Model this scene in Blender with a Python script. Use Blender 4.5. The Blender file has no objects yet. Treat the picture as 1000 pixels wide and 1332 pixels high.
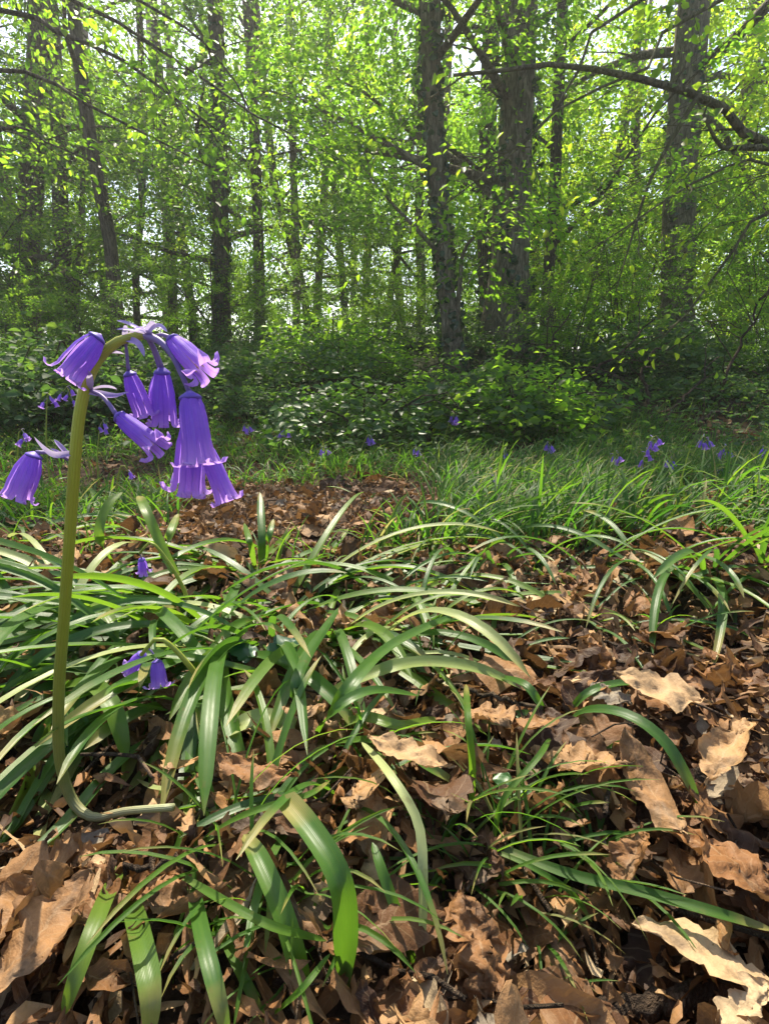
import bpy, math
import numpy as np
from mathutils import Vector, Matrix

SC = bpy.context.scene
COL = SC.collection
PI = math.pi
R = np.random.default_rng(7)

# ------------------------------------------------------------------ camera
CAM_H, PITCH, FPX = 0.22, math.radians(13.6), 727.0
cam = bpy.data.cameras.new('camera')
co = bpy.data.objects.new('camera', cam)
COL.objects.link(co)
co.location = (0, 0, CAM_H)
co.rotation_euler = (PI / 2 - PITCH, 0, 0)
cam.sensor_fit = 'VERTICAL'
cam.sensor_height = 24
cam.lens = 24 * FPX / 1332
cam.clip_start = 0.01
cam.clip_end = 2000
SC.camera = co
FW = np.array([0, math.cos(PITCH), -math.sin(PITCH)])
UP = np.array([0, math.sin(PITCH), math.cos(PITCH)])
C0 = np.array([0, 0, CAM_H])


def sm(t):
    t = np.clip(t, 0, 1)
    return t * t * (3 - 2 * t)


def gz(x, y):
    """height of the woodland floor"""
    x = np.asarray(x, float)
    y = np.asarray(y, float)
    d = np.hypot(x, y)
    z = 0.010 * np.sin(9 * x + 2.1) * np.sin(7.7 * y + .4) + 0.006 * np.sin(23 * x + 11 * y) + 0.005 * np.sin(31 * y - 13 * x + 1)
    z = z * sm((3 - d) / 2)
    z = z + 0.03 * np.sin(2.1 * x + .8) * np.sin(1.7 * y)*sm((y-.8)/1.0)
    z = z - 0.030 * np.exp(-(((x - .075) / .07) ** 2 + ((y - .17) / .06) ** 2))
    z = z + 0.035 * sm((x - .12) / .5) * sm((1.3 - y) / .6)
    z = z - .08 * sm((y - .55) / 1.0)
    bank = 0.48 * sm((y - 1.95) / 3.8) + .12 * np.sin(.9 * x + 1) * sm((y - 3) / 2)
    z = z + bank - 2.0 * sm((y - 8.5) / 14)
    return z


def ray(px, py):
    d = FW + np.array([1., 0, 0]) * (px - 500) / FPX + UP * (666 - py) / FPX
    return d


def at(px, py, Y):
    """the point at ground distance Y that is seen at photo pixel px, py"""
    d = ray(px, py)
    return C0 + d * (Y / d[1])


def G(px, py, h=0.0):
    """point on the ground (raised by h) seen at a photo pixel"""
    d = ray(px, py)
    lo, hi = 0.01, 12.0
    for t in np.linspace(.05, 12, 1200):
        p = C0 + d * t
        if p[2] < gz(p[0], p[1]) + h:
            hi = t
            break
        lo = t
    for _ in range(20):
        m = (lo + hi) / 2
        p = C0 + d * m
        if p[2] < gz(p[0], p[1]) + h:
            hi = m
        else:
            lo = m
    return C0 + d * hi


def px_of(P):
    P = np.atleast_2d(P) - C0
    dep = P @ FW
    dep = np.where(np.abs(dep) < 1e-3, 1e-3, dep)
    return 500 + FPX * P[:, 0] / dep, 666 - FPX * (P @ UP) / dep, dep


# ------------------------------------------------------------------ materials
class N:
    def __init__(s, name):
        s.m = bpy.data.materials.new(name)
        s.m.use_nodes = True
        s.t = s.m.node_tree
        s.t.nodes.clear()
        s.out = s.t.nodes.new('ShaderNodeOutputMaterial')

    def n(s, kind, **kw):
        nd = s.t.nodes.new('ShaderNode' + kind)
        for k, v in kw.items():
            if hasattr(nd, k) and k not in nd.inputs:
                setattr(nd, k, v)
            else:
                s.put(nd.inputs[k], v)
        return nd

    def put(s, sock, v):
        if isinstance(v, bpy.types.NodeSocket):
            s.t.links.new(v, sock)
        elif isinstance(v, bpy.types.Node):
            s.t.links.new(v.outputs[0], sock)
        else:
            sock.default_value = v

    def ramp(s, fac, stops, interp='LINEAR'):
        r = s.n('ValToRGB')
        s.put(r.inputs[0], fac)
        r.color_ramp.interpolation = interp
        e = r.color_ramp.elements
        while len(e) < len(stops):
            e.new(.5)
        for el, (p, c) in zip(e, stops):
            el.position = p
            el.color = (*c, 1) if len(c) == 3 else c
        return r.outputs[0]

    def mix(s, f, a, b, mode='MIX'):
        m = s.n('Mix', data_type='RGBA', blend_type=mode)
        s.put(m.inputs[0], f)
        for i, v in ((6, a), (7, b)):
            if isinstance(v, tuple) and len(v) == 3:
                v = (*v, 1)
            s.put(m.inputs[i], v)
        return m.outputs[2]

    def math(s, op, a, b=0.0, c=None):
        m = s.n('Math', operation=op)
        s.put(m.inputs[0], a)
        s.put(m.inputs[1], b)
        if c is not None:
            s.put(m.inputs[2], c)
        return m.outputs[0]

    def attr(s, name):
        return s.n('Attribute', attribute_name=name)

    def noise(s, scale, detail=4, rough=.55, vec=None, dist=0.0):
        nd = s.n('TexNoise', Scale=scale, Detail=detail, Roughness=rough, Distortion=dist)
        if vec is not None:
            s.put(nd.inputs['Vector'], vec)
        return nd.outputs[0]

    def thin(s, col, tcol, rough=.5, spec=.4, tr=.4, normal=None):
        """thin leaf: reflecting skin plus light let through"""
        p = s.n('BsdfPrincipled')
        s.put(p.inputs['Base Color'], col)
        s.put(p.inputs['Roughness'], rough)
        s.put(p.inputs['Specular IOR Level'], spec)
        t = s.n('BsdfTranslucent')
        s.put(t.inputs[0], tcol)
        if normal is not None:
            s.put(p.inputs['Normal'], normal)
            s.put(t.inputs['Normal'], normal)
        mx = s.n('MixShader')
        s.put(mx.inputs[0], tr)
        s.put(mx.inputs[1], p)
        s.put(mx.inputs[2], t)
        s.put(s.out.inputs[0], mx)
        return s.m

    def bump(s, h, strength=.4, dist=.002):
        b = s.n('Bump', Strength=strength, Distance=dist)
        s.put(b.inputs['Height'], h)
        return b.outputs[0]

    def solid(s, col, rough=.8, spec=.3, normal=None):
        p = s.n('BsdfPrincipled')
        s.put(p.inputs['Base Color'], col)
        s.put(p.inputs['Roughness'], rough)
        s.put(p.inputs['Specular IOR Level'], spec)
        if normal is not None:
            s.put(p.inputs['Normal'], normal)
        s.put(s.out.inputs[0], p)
        return s.m


def obj_co(n):
    return n.n('TexCoord').outputs['Object']


def mat_soil():
    n = N('soil')
    c = obj_co(n)
    a = n.noise(40, 8, .7, c)
    b = n.noise(3, 5, .6, c)
    col = n.ramp(a, [(.3, (.018, .011, .007)), (.55, (.055, .034, .02)), (.75, (.11, .065, .035))])
    col = n.mix(n.ramp(b, [(.45, (0, 0, 0)), (.65, (.6, .6, .6))]), col, (.06, .035, .02))
    sep = n.n('SeparateXYZ')
    n.put(sep.inputs[0], c)
    far = n.math('MULTIPLY', n.math('SUBTRACT', sep.outputs[1], 2.3), .5)
    n.t.nodes[-1].use_clamp = True
    col = n.mix(far, col, n.ramp(a, [(.3, (.015, .022, .008)), (.7, (.05, .06, .022))]))
    return n.solid(col, .95, .15, n.bump(n.noise(160, 6, .7, c), .9, .006))


def mat_litter():
    n = N('dead_leaf')
    t = n.attr('tint').outputs['Fac']
    uv = n.n('UVMap').outputs[0]
    c = obj_co(n)
    col = n.ramp(t, [(0, (.040, .019, .010)), (.22, (.10, .046, .019)), (.4, (.205, .094, .034)), (.58, (.27, .145, .060)),
                     (.75, (.37, .22, .10)), (.9, (.45, .33, .19)), (1, (.20, .165, .12))])
    sep = n.n('SeparateXYZ')
    n.put(sep.inputs[0], uv)
    s = n.math('ABSOLUTE', n.math('SUBTRACT', sep.outputs[0], .5))
    mid = n.math('LESS_THAN', s, .018)
    lat = n.math('SINE', n.math('MULTIPLY', n.math('SUBTRACT', sep.outputs[1], n.math('MULTIPLY', s, .45)), 62))
    lat = n.math('GREATER_THAN', lat, .93)
    vein = n.math('MAXIMUM', mid, n.math('MULTIPLY', lat, .55))
    col = n.mix(n.math('MULTIPLY', vein, .22), col, (.46, .34, .20))
    blot = n.noise(55, 6, .65, c)
    col = n.mix(n.ramp(blot, [(.50, (0, 0, 0)), (.68, (.75, .75, .75))]), col, (.045, .026, .016))
    pale = n.noise(24, 5, .6, c)
    col = n.mix(n.ramp(pale, [(.56, (0, 0, 0)), (.75, (.5, .5, .5))]), col, (.40, .30, .19))
    h = n.math('ADD', n.math('MULTIPLY', vein, .6), n.noise(240, 5, .6, c))
    return n.thin(col, n.mix(.5, col, (.32, .16, .05)), .6, .22, .2, n.bump(h, .55, .0018))


def mat_blade(name, cols, tcols, rough=.36, tr=.36, spec=.5):
    n = N(name)
    t = n.attr('tint').outputs['Fac']
    uv = n.n('UVMap').outputs[0]
    sep = n.n('SeparateXYZ')
    n.put(sep.inputs[0], uv)
    c = obj_co(n)
    col = n.ramp(t, list(zip(np.linspace(0, 1, len(cols)), cols)))
    tc = n.ramp(t, list(zip(np.linspace(0, 1, len(tcols)), tcols)))
    st = n.math('SINE', n.math('MULTIPLY', sep.outputs[0], 110))
    stf = n.math('MULTIPLY_ADD', st, .05, .06)
    col = n.mix(stf, col, (.13, .19, .04))
    # dry yellow tip and blotches
    tip = n.ramp(n.math('ADD', n.math('ADD', sep.outputs[1], n.math('MULTIPLY', n.math('SINE', n.math('MULTIPLY', t, 93)), .12)), n.math('MULTIPLY', n.math('SUBTRACT', n.noise(30, 4, .6, c), .5), .25)),
                 [(.88, (0, 0, 0)), (1.0, (.8, .8, .8))])
    col = n.mix(tip, col, (.30, .24, .08))
    base = n.ramp(sep.outputs[1], [(0, (.6, .6, .6)), (.22, (0, 0, 0))])
    col = n.mix(base, col, (.22, .26, .10))
    sv = n.n('CombineXYZ')
    n.put(sv.inputs[0], n.math('MULTIPLY', sep.outputs[0], 9))
    n.put(sv.inputs[1], n.math('MULTIPLY', sep.outputs[1], 1.6))
    n.put(sv.inputs[2], n.math('MULTIPLY', t, 40))
    streak = n.noise(3, 4, .6, sv.outputs[0])
    col = n.mix(n.math('MULTIPLY', n.ramp(streak, [(.44, (0, 0, 0)), (.74, (.5, .5, .5))]), n.math('LESS_THAN', t, .9)), col, (.11, .17, .02))
    bl = n.ramp(n.noise(110, 5, .7, c), [(.60, (0, 0, 0)), (.72, (.65, .65, .65))])
    col = n.mix(bl, col, (.15, .11, .04))
    rg = n.math('MULTIPLY_ADD', n.noise(90, 3, .5, c), .25, rough - .1)
    return n.thin(col, tc, rg, spec, tr, n.bump(n.math('ADD', n.math('MULTIPLY', st, .4), n.math('MULTIPLY', n.noise(60, 3, .5, c), 2.5)), .22, .0006))


def mat_tree_leaf(name, cols, tcols, rough=.5, tr=.45, spec=.35):
    n = N(name)
    t = n.attr('tint').outputs['Fac']
    col = n.ramp(t, list(zip(np.linspace(0, 1, len(cols)), cols)))
    tc = n.ramp(t, list(zip(np.linspace(0, 1, len(tcols)), tcols)))
    return n.thin(col, tc, rough, spec, tr)


def mat_bark(name, dark, light, moss, mossy=.5):
    n = N(name)
    c = obj_co(n)
    mp = n.n('Mapping')
    n.put(mp.inputs['Vector'], c)
    mp.inputs['Scale'].default_value = (1, 1, .22)
    a = n.noise(16, 8, .7, mp.outputs[0], .8)
    fine = n.noise(60, 6, .7, mp.outputs[0], .5)
    crack = n.ramp(fine, [(.36, (0, 0, 0)), (.55, (1, 1, 1))])
    col = n.ramp(a, [(.3, dark), (.7, light)])
    col = n.mix(crack, tuple(q * .6 for q in dark), col)
    m = n.ramp(n.noise(7, 7, .65, c), [(.50 - .15 * mossy, (0, 0, 0)), (.72, (mossy, mossy, mossy))])
    col = n.mix(m, col, moss)
    return n.solid(col, .9, .2, n.bump(n.math('ADD', crack, n.math('MULTIPLY', a, 1.2)), .9, .02))


def mat_petal():
    n = N('bluebell_petal')
    uv = n.n('UVMap').outputs[0]
    sep = n.n('SeparateXYZ')
    n.put(sep.inputs[0], uv)
    s = n.math('ABSOLUTE', n.math('SUBTRACT', sep.outputs[0], .5))
    col = n.ramp(sep.outputs[1], [(0, (.20, .09, .50)), (.2, (.17, .08, .60)), (.55, (.25, .12, .66)), (.78, (.46, .25, .74)), (1, (.74, .52, .86))])
    mid = n.ramp(s, [(0, (.75, .75, .75)), (.10, (0, 0, 0))])
    col = n.mix(mid, col, (.10, .045, .50))
    edge = n.ramp(s, [(.30, (0, 0, 0)), (.5, (.6, .6, .6))])
    col = n.mix(edge, col, (.42, .26, .78))
    c = obj_co(n)
    st = n.math('SINE', n.math('MULTIPLY', sep.outputs[0], 48))
    col = n.mix(n.math('MULTIPLY_ADD', st, .09, .09), col, (.42, .27, .75))
    rnd = n.n('ObjectInfo').outputs['Random']
    col = n.mix(n.math('MULTIPLY', rnd, .38), col, (.44, .22, .70))
    col = n.mix(n.ramp(n.noise(140, 5, .65, c), [(.50, (0, 0, 0)), (.75, (.5, .5, .5))]), col, (.50, .32, .78))
    return n.thin(col, n.mix(.45, col, (.60, .33, .98)), .52, .2, .54, n.bump(n.math('ADD', st, n.noise(300, 3, .5, c)), .2, .0004))


def mat_plain(name, a, b, scale=60, rough=.55, spec=.4, tr=None):
    n = N(name)
    col = n.ramp(n.noise(scale, 5, .6, obj_co(n)), [(.3, a), (.7, b)])
    if tr is not None:
        return n.thin(col, n.mix(.3, col, (.4, .5, .1)), rough, spec, tr)
    return n.solid(col, rough, spec)


M = dict(
    soil=mat_soil(), litter=mat_litter(),
    blade=mat_blade('bluebell_leaf', [(.016, .056, .014), (.024, .085, .013), (.042, .115, .014), (.095, .155, .018), (.36, .40, .17)],
                    [(.08, .20, .02), (.12, .28, .02), (.18, .38, .02), (.28, .46, .03), (.44, .48, .16)], .36, .36, .42),
    grass=mat_blade('grass_blade', [(.018, .058, .018), (.026, .085, .016), (.040, .112, .016), (.060, .135, .018), (.20, .19, .07)],
                    [(.06, .18, .015), (.10, .28, .018), (.16, .36, .02), (.23, .41, .02), (.36, .32, .10)], .44, .5, .26),
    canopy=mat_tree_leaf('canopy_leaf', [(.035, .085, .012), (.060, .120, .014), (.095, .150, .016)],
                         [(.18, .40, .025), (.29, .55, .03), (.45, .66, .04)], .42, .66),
    deep=mat_tree_leaf('shaded_leaf', [(.020, .062, .014), (.032, .088, .016), (.050, .110, .018)],
                       [(.13, .30, .02), (.22, .42, .025), (.36, .54, .03)], .42, .6),  # darker leaf copy: shade of the dim side is put into its green
    gold=mat_tree_leaf('sunlit_leaf', [(.050, .110, .012), (.075, .140, .014), (.105, .150, .016)],
                       [(.28, .53, .025), (.42, .65, .03), (.62, .74, .04)], .45, .68),  # brighter leaf copy: sun shining through is put into its yellow-green
    bramble=mat_tree_leaf('bramble_leaf', [(.045, .085, .036), (.058, .110, .038), (.080, .120, .034)],
                          [(.10, .22, .04), (.15, .30, .04), (.24, .38, .04)], .58, .45, .22),
    bush=mat_tree_leaf('bush_leaf', [(.032, .085, .020), (.048, .112, .022), (.072, .135, .024)],
                       [(.10, .24, .02), (.16, .34, .025), (.26, .44, .03)], .42, .45, .4),
    ivy=mat_tree_leaf('ivy_leaf', [(.014, .036, .016), (.022, .052, .020), (.036, .070, .022)],
                      [(.03, .08, .01), (.05, .11, .01), (.08, .14, .01)], .34, .2, .5),
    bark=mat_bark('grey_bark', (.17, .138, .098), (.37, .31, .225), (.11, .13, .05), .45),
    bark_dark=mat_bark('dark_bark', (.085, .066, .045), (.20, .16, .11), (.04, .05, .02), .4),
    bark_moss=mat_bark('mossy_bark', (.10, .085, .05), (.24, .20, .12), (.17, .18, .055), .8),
    petal=mat_petal(),
    stem=mat_plain('flower_stem', (.22, .27, .035), (.34, .36, .06), 140, .45, .4, .25),
    rachis=mat_plain('flower_stalk', (.17, .11, .34), (.27, .20, .42), 90, .5, .4, .25),
    cap=mat_plain('flower_cap', (.12, .07, .42), (.20, .12, .55), 120, .5, .35, .3),
    bract=mat_plain('flower_bract', (.34, .22, .60), (.52, .40, .74), 120, .5, .35, .4),
    cream=mat_plain('pollen', (.55, .45, .22), (.68, .58, .34), 200, .8, .2),
    pale=mat_plain('stem_base', (.20, .25, .06), (.30, .31, .12), 120, .5, .4, .2),
    stick=mat_bark('twig_bark', (.05, .032, .02), (.15, .10, .065), (.10, .09, .05), .3),
    herb=mat_tree_leaf('herb_leaf', [(.022, .085, .040), (.035, .105, .040), (.06, .15, .03)],
                       [(.05, .16, .05), (.08, .22, .04), (.14, .30, .03)], .4, .35, .5),
)


def mat_hero_stem():
    n = N('tall_stem')
    sep = n.n('SeparateXYZ')
    n.put(sep.inputs[0], n.n('UVMap').outputs[0])
    c = obj_co(n)
    v = n.math('ADD', sep.outputs[1], n.math('MULTIPLY', n.math('SUBTRACT', n.noise(70, 5, .65, c), .5), .16))
    col = n.ramp(v, [(0, (.34, .36, .20)), (.12, (.26, .24, .13)), (.24, (.15, .17, .05)), (.55, (.24, .29, .04)), (.85, (.40, .43, .06)), (1, (.38, .39, .08))])
    col = n.mix(n.ramp(n.noise(160, 5, .7, c), [(.58, (0, 0, 0)), (.74, (.4, .4, .4))]), col, (.18, .15, .06))
    st = n.math('SINE', n.math('MULTIPLY', sep.outputs[0], 80))
    return n.thin(col, n.mix(.3, col, (.42, .5, .08)), .5, .35, .25, n.bump(n.math('ADD', n.math('MULTIPLY', st, .5), n.noise(220, 4, .6, c)), .3, .0006))


M['hero_stem'] = mat_hero_stem()

# ------------------------------------------------------------------ mesh helpers
def make(name, V, F, mat, parent=None, uv=None, tint=None, smooth=True):
    """one mesh object; F is an (n,4) array or a list of faces; uv / tint are per vertex"""
    me = bpy.data.meshes.new(name)
    V = np.asarray(V, np.float32).reshape(-1, 3)
    if isinstance(F, list) and len({len(f) for f in F}) > 1:
        me.from_pydata([tuple(v) for v in V.tolist()], [], F)
        loops = np.array([i for f in F for i in f], np.int32)
    else:
        F = np.asarray(F, np.int32)
        k = F.shape[1]
        me.vertices.add(len(V))
        me.vertices.foreach_set('co', V.ravel())
        me.loops.add(F.size)
        loops = F.ravel()
        me.loops.foreach_set('vertex_index', loops)
        me.polygons.add(len(F))
        me.polygons.foreach_set('loop_start', np.arange(0, F.size, k, dtype=np.int32))
        me.update(calc_edges=True)
    if smooth:
        me.polygons.foreach_set('use_smooth', np.ones(len(me.polygons), bool))
    if uv is not None:
        ul = me.uv_layers.new(name='UVMap')
        ul.data.foreach_set('uv', np.asarray(uv, np.float32)[loops].ravel())
    if tint is not None:
        a = me.attributes.new('tint', 'FLOAT', 'POINT')
        a.data.foreach_set('value', np.broadcast_to(np.asarray(tint, np.float32), (len(V),)).copy())
    me.materials.append(mat)
    o = bpy.data.objects.new(name, me)
    COL.objects.link(o)
    if parent is not None:
        o.parent = parent
    return o


class MB:
    """collects quads with uv and tint"""
    def __init__(s):
        s.V, s.F, s.U, s.T, s.k = [], [], [], [], 0

    def add(s, V, F, uv=None, tint=0.5):
        V = np.asarray(V, float).reshape(-1, 3)
        s.V.append(V)
        s.F.append(np.asarray(F) + s.k)
        s.U.append(np.zeros((len(V), 2)) if uv is None else uv)
        s.T.append(np.broadcast_to(np.asarray(tint, float), (len(V),)))
        s.k += len(V)

    def build(s, name, mat, parent=None, origin=None):
        V = np.concatenate(s.V)
        if origin is not None:
            V = V - np.asarray(origin)
        return make(name, V, np.concatenate(s.F), mat, parent, np.concatenate(s.U), np.concatenate(s.T))


def tag(o, label, cat, group=None, kind=None):
    if label:
        o['label'] = label
    if cat:
        o['category'] = cat
    if group:
        o['group'] = group
    if kind:
        o['kind'] = kind
    return o


def empty(name, loc, label, cat, group=None):
    o = bpy.data.objects.new(name, None)
    COL.objects.link(o)
    o.location = tuple(float(v) for v in loc)
    o.empty_display_size = .05
    return tag(o, label, cat, group)


def dup(root, loc, rz=0.0, scale=1.0, label=None, group=None):
    r = root.copy()
    COL.objects.link(r)
    r.location = tuple(float(v) for v in loc)
    r.rotation_euler = (0, 0, rz)
    r.scale = (scale,) * 3
    if label:
        r['label'] = label
    if group:
        r['group'] = group
    for ch in list(root.children):
        c = ch.copy()
        COL.objects.link(c)
        c.parent = r
        for g in list(ch.children):
            d = g.copy()
            COL.objects.link(d)
            d.parent = c
    return r


def crv(P, n):
    """smooth resample of a polyline (Catmull-Rom), P may carry extra columns"""
    P = np.asarray(P, float)
    Q = np.vstack([2 * P[0] - P[1], P, 2 * P[-1] - P[-2]])
    L = np.r_[0, np.cumsum(np.linalg.norm(np.diff(P[:, :3], axis=0), axis=1))]
    u = np.interp(np.linspace(0, L[-1], n), L, np.arange(len(P)))
    i = np.minimum(u.astype(int), len(P) - 2)
    t = (u - i)[:, None]
    a, b, c, d = Q[i], Q[i + 1], Q[i + 2], Q[i + 3]
    return .5 * (2 * b + (c - a) * t + (2 * a - 5 * b + 4 * c - d) * t ** 2 + (3 * b - a - 3 * c + d) * t ** 3)


def nrm(v):
    return v / np.maximum(np.linalg.norm(v, axis=-1, keepdims=True), 1e-9)


def tube(P, rad, sides=8, rough=0.0, rng=R, cap=True):
    P = np.asarray(P, float)
    n = len(P)
    rad = np.broadcast_to(np.asarray(rad, float), (n,))
    T = nrm(np.gradient(P, axis=0))
    ref = np.array([1., 0, 0]) if abs(T[0][0]) < .8 else np.array([0, 1., 0])
    A = np.zeros_like(P)
    a = nrm(np.cross(T[0], ref))
    for i in range(n):
        a = nrm(a - T[i] * (a @ T[i]))
        A[i] = a
    B = np.cross(T, A)
    th = np.linspace(0, 2 * PI, sides, endpoint=False)
    rr = rad[:, None] * (1 + rough * rng.uniform(-1, 1, (n, sides)))
    V = P[:, None] + rr[..., None] * (np.cos(th)[None, :, None] * A[:, None] + np.sin(th)[None, :, None] * B[:, None])
    V = V.reshape(-1, 3)
    i, j = np.meshgrid(np.arange(n - 1), np.arange(sides), indexing='ij')
    k = (j + 1) % sides
    F = np.stack([i * sides + j, i * sides + k, (i + 1) * sides + k, (i + 1) * sides + j], -1).reshape(-1, 4)
    uv = np.stack([np.tile(th / 2 / PI, n), np.repeat(np.linspace(0, 1, n), sides)], 1)
    if cap:
        V = np.vstack([V, P[0], P[-1]])
        uv = np.vstack([uv, [.5, 0], [.5, 1]])
        c0, c1 = n * sides, n * sides + 1
        e = []
        for q in range(0, sides, 2):
            a1, a2, a3 = q, (q + 1) % sides, (q + 2) % sides
            e.append([c0, a3, a2, a1])
            s0 = (n - 1) * sides
            e.append([c1, s0 + a1, s0 + a2, s0 + a3])
        F = np.vstack([F, np.array(e)])
    return V, F, uv


def grid_faces(n, m):
    i, j = np.meshgrid(np.arange(n - 1), np.arange(m - 1), indexing='ij')
    return np.stack([i * m + j, i * m + j + 1, (i + 1) * m + j + 1, (i + 1) * m + j], -1).reshape(-1, 4)


def strap(P, width, fold=.25, n=16, twist=0.0, tip=.75, base=.7, up=(0, 0, 1), m=5, wob=0.0, rng=R):
    """a keeled strap-shaped leaf along polyline P (root first)"""
    C = crv(P, n)
    T = nrm(np.gradient(C, axis=0))
    up = np.asarray(up, float)
    S = np.cross(T, up)
    bad = np.linalg.norm(S, axis=1) < .15
    if bad.all():
        S[:] = (1, 0, 0)
    elif bad.any():
        good = np.where(~bad)[0]
        for q in np.where(bad)[0]:
            S[q] = S[good[np.argmin(abs(good - q))]]
    S = nrm(S)
    for q in range(1, n):
        if S[q] @ S[q - 1] < 0:
            S[q] *= -1
    W = nrm(np.cross(S, T))
    t = np.linspace(0, 1, n)
    tw = twist * t
    S2 = S * np.cos(tw)[:, None] + W * np.sin(tw)[:, None]
    W2 = -S * np.sin(tw)[:, None] + W * np.cos(tw)[:, None]
    w = width * .5 * np.minimum(base + (1 - base) * sm(t / .35), 1) * np.where(t > tip, np.sqrt(np.clip(1 - ((t - tip) / (1 - tip)) ** 2, 0, 1)), 1)
    w = np.maximum(w, width * .015)
    s = np.linspace(-1, 1, m)
    wv = wob * width * np.sin(t * rng.uniform(6, 12) + rng.uniform(0, 6))
    V = C[:, None] + S2[:, None] * (w[:, None] * s)[..., None] + W2[:, None] * ((np.abs(s) ** 1.3)[None] * w[:, None] * fold * 2 + (wv[:, None] * s))[..., None]
    uv = np.stack([np.tile(s * .5 + .5, n), np.repeat(t, m)], 1)
    return V.reshape(-1, 3), grid_faces(n, m), uv


def frame(heading, pitch, roll):
    m = Matrix.Rotation(heading, 3, 'Z') @ Matrix.Rotation(pitch, 3, 'X') @ Matrix.Rotation(roll, 3, 'Y')
    return np.array(m)


def oak_leaf(L, W, rng, n=18, m=7, curl=.5, lobes=4.3, crumple=.5, lobe=.30, bend=None):
    """dead lobed leaf lying along +Y, curled and crumpled"""
    t = np.linspace(0, 1, n)
    env = np.sin(PI * np.clip((t - .10) / .90, 0, 1) ** .85) ** .6
    ph = rng.uniform(-.6, .6)
    w = env * (1 - 1.5 * lobe * (1 - np.abs(np.sin(PI * lobes * t + ph)) ** .6)) + .035 * (t < .97)
    kk = np.linspace(0, 1, 6)
    ir = .025
    wl = w * (1 + np.interp(t, kk, .22 * rng.standard_normal(6)) + ir * rng.standard_normal(n))
    wr = w * (1 + np.interp(t, kk, .22 * rng.standard_normal(6)) + ir * rng.standard_normal(n))
    if rng.random() < .35:                       # a torn side
        k = rng.integers(2, max(3, n - 2))
        (wl if rng.random() < .5 else wr)[k:] *= rng.uniform(.25, .7)
    s = np.linspace(-1, 1, m)
    X = np.where(s[None] < 0, wl[:, None], wr[:, None]) * s[None] * W / 2
    ax = 2 * rng.uniform(.4, 1) * curl * rng.choice([-1, 1], p=[.3, .7])
    bl = rng.uniform(-1, 1) * 1.6 * curl if bend is None else bend
    ay = ax * (1 + .5 * np.sin(t * rng.uniform(2, 5) + rng.uniform(0, 6)))
    th = X / (W / 2) * ay[:, None]
    Xc = np.where(abs(th) > 1e-3, np.sin(th) / np.where(abs(th) > 1e-3, ay[:, None], 1), X / (W / 2)) * W / 2
    Zc = (1 - np.cos(th)) / np.where(np.abs(ay[:, None]) > 1e-3, ay[:, None], 1) * W / 2
    ph2 = (t - .4) * bl
    Yc = np.where(abs(bl) > .05, np.sin(ph2) / (bl if abs(bl) > .05 else 1), t - .4) * L
    Zb = (1 - np.cos(ph2)) / (bl if abs(bl) > .05 else 1) * L
    nx, ny = np.sin(ph2) * -1, np.cos(ph2)
    V = np.stack([Xc, Yc[:, None] + nx[:, None] * Zc, Zb[:, None] + ny[:, None] * Zc], -1)
    ff = rng.uniform(3, 8, 4)
    pp = rng.uniform(0, 6, 4)
    q = s[None] * 2.2
    cr = np.sin(ff[0] * 2 * t[:, None] + pp[0] + q) + .7 * np.sin(ff[1] * 2 * t[:, None] - 2.1 * q + pp[1]) + .5 * np.sin(ff[2] * 4 * t[:, None] + 2.7 * q + pp[2])
    V[..., 2] += crumple * .035 * W * cr
    V += rng.standard_normal(V.shape) * .012 * W * crumple
    uv = np.stack([np.tile(s * .5 + .5, n), np.repeat(t, m)], 1)
    return V.reshape(-1, 3), grid_faces(n, m), uv


def leaf_cards(pos, along, normal, L, W, tint, fold=.22, droop=.15):
    """many small leaves: six-cornered, folded along the midrib. All arguments are arrays."""
    n = len(pos)
    along = nrm(along)
    side = nrm(np.cross(along, normal))
    nn = np.cross(side, along)
    L = np.broadcast_to(L, (n,))[:, None]
    W = np.broadcast_to(W, (n,))[:, None]
    pts = []
    for a, b, c in ((0, 0, 0), (.28, .46, fold), (.66, .40, fold * .8 - droop * .4), (1.0, 0, -droop), (.66, -.40, fold * .8 - droop * .4), (.28, -.46, fold)):
        pts.append(pos + along * L * a + side * W * b + nn * W * c)
    V = np.stack(pts, 1).reshape(-1, 3)
    b = np.arange(n)[:, None] * 6
    F = np.concatenate([b + np.array([0, 1, 2, 3]), b + np.array([0, 3, 4, 5])], 0)
    return V, F, np.repeat(tint, 6)


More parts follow.
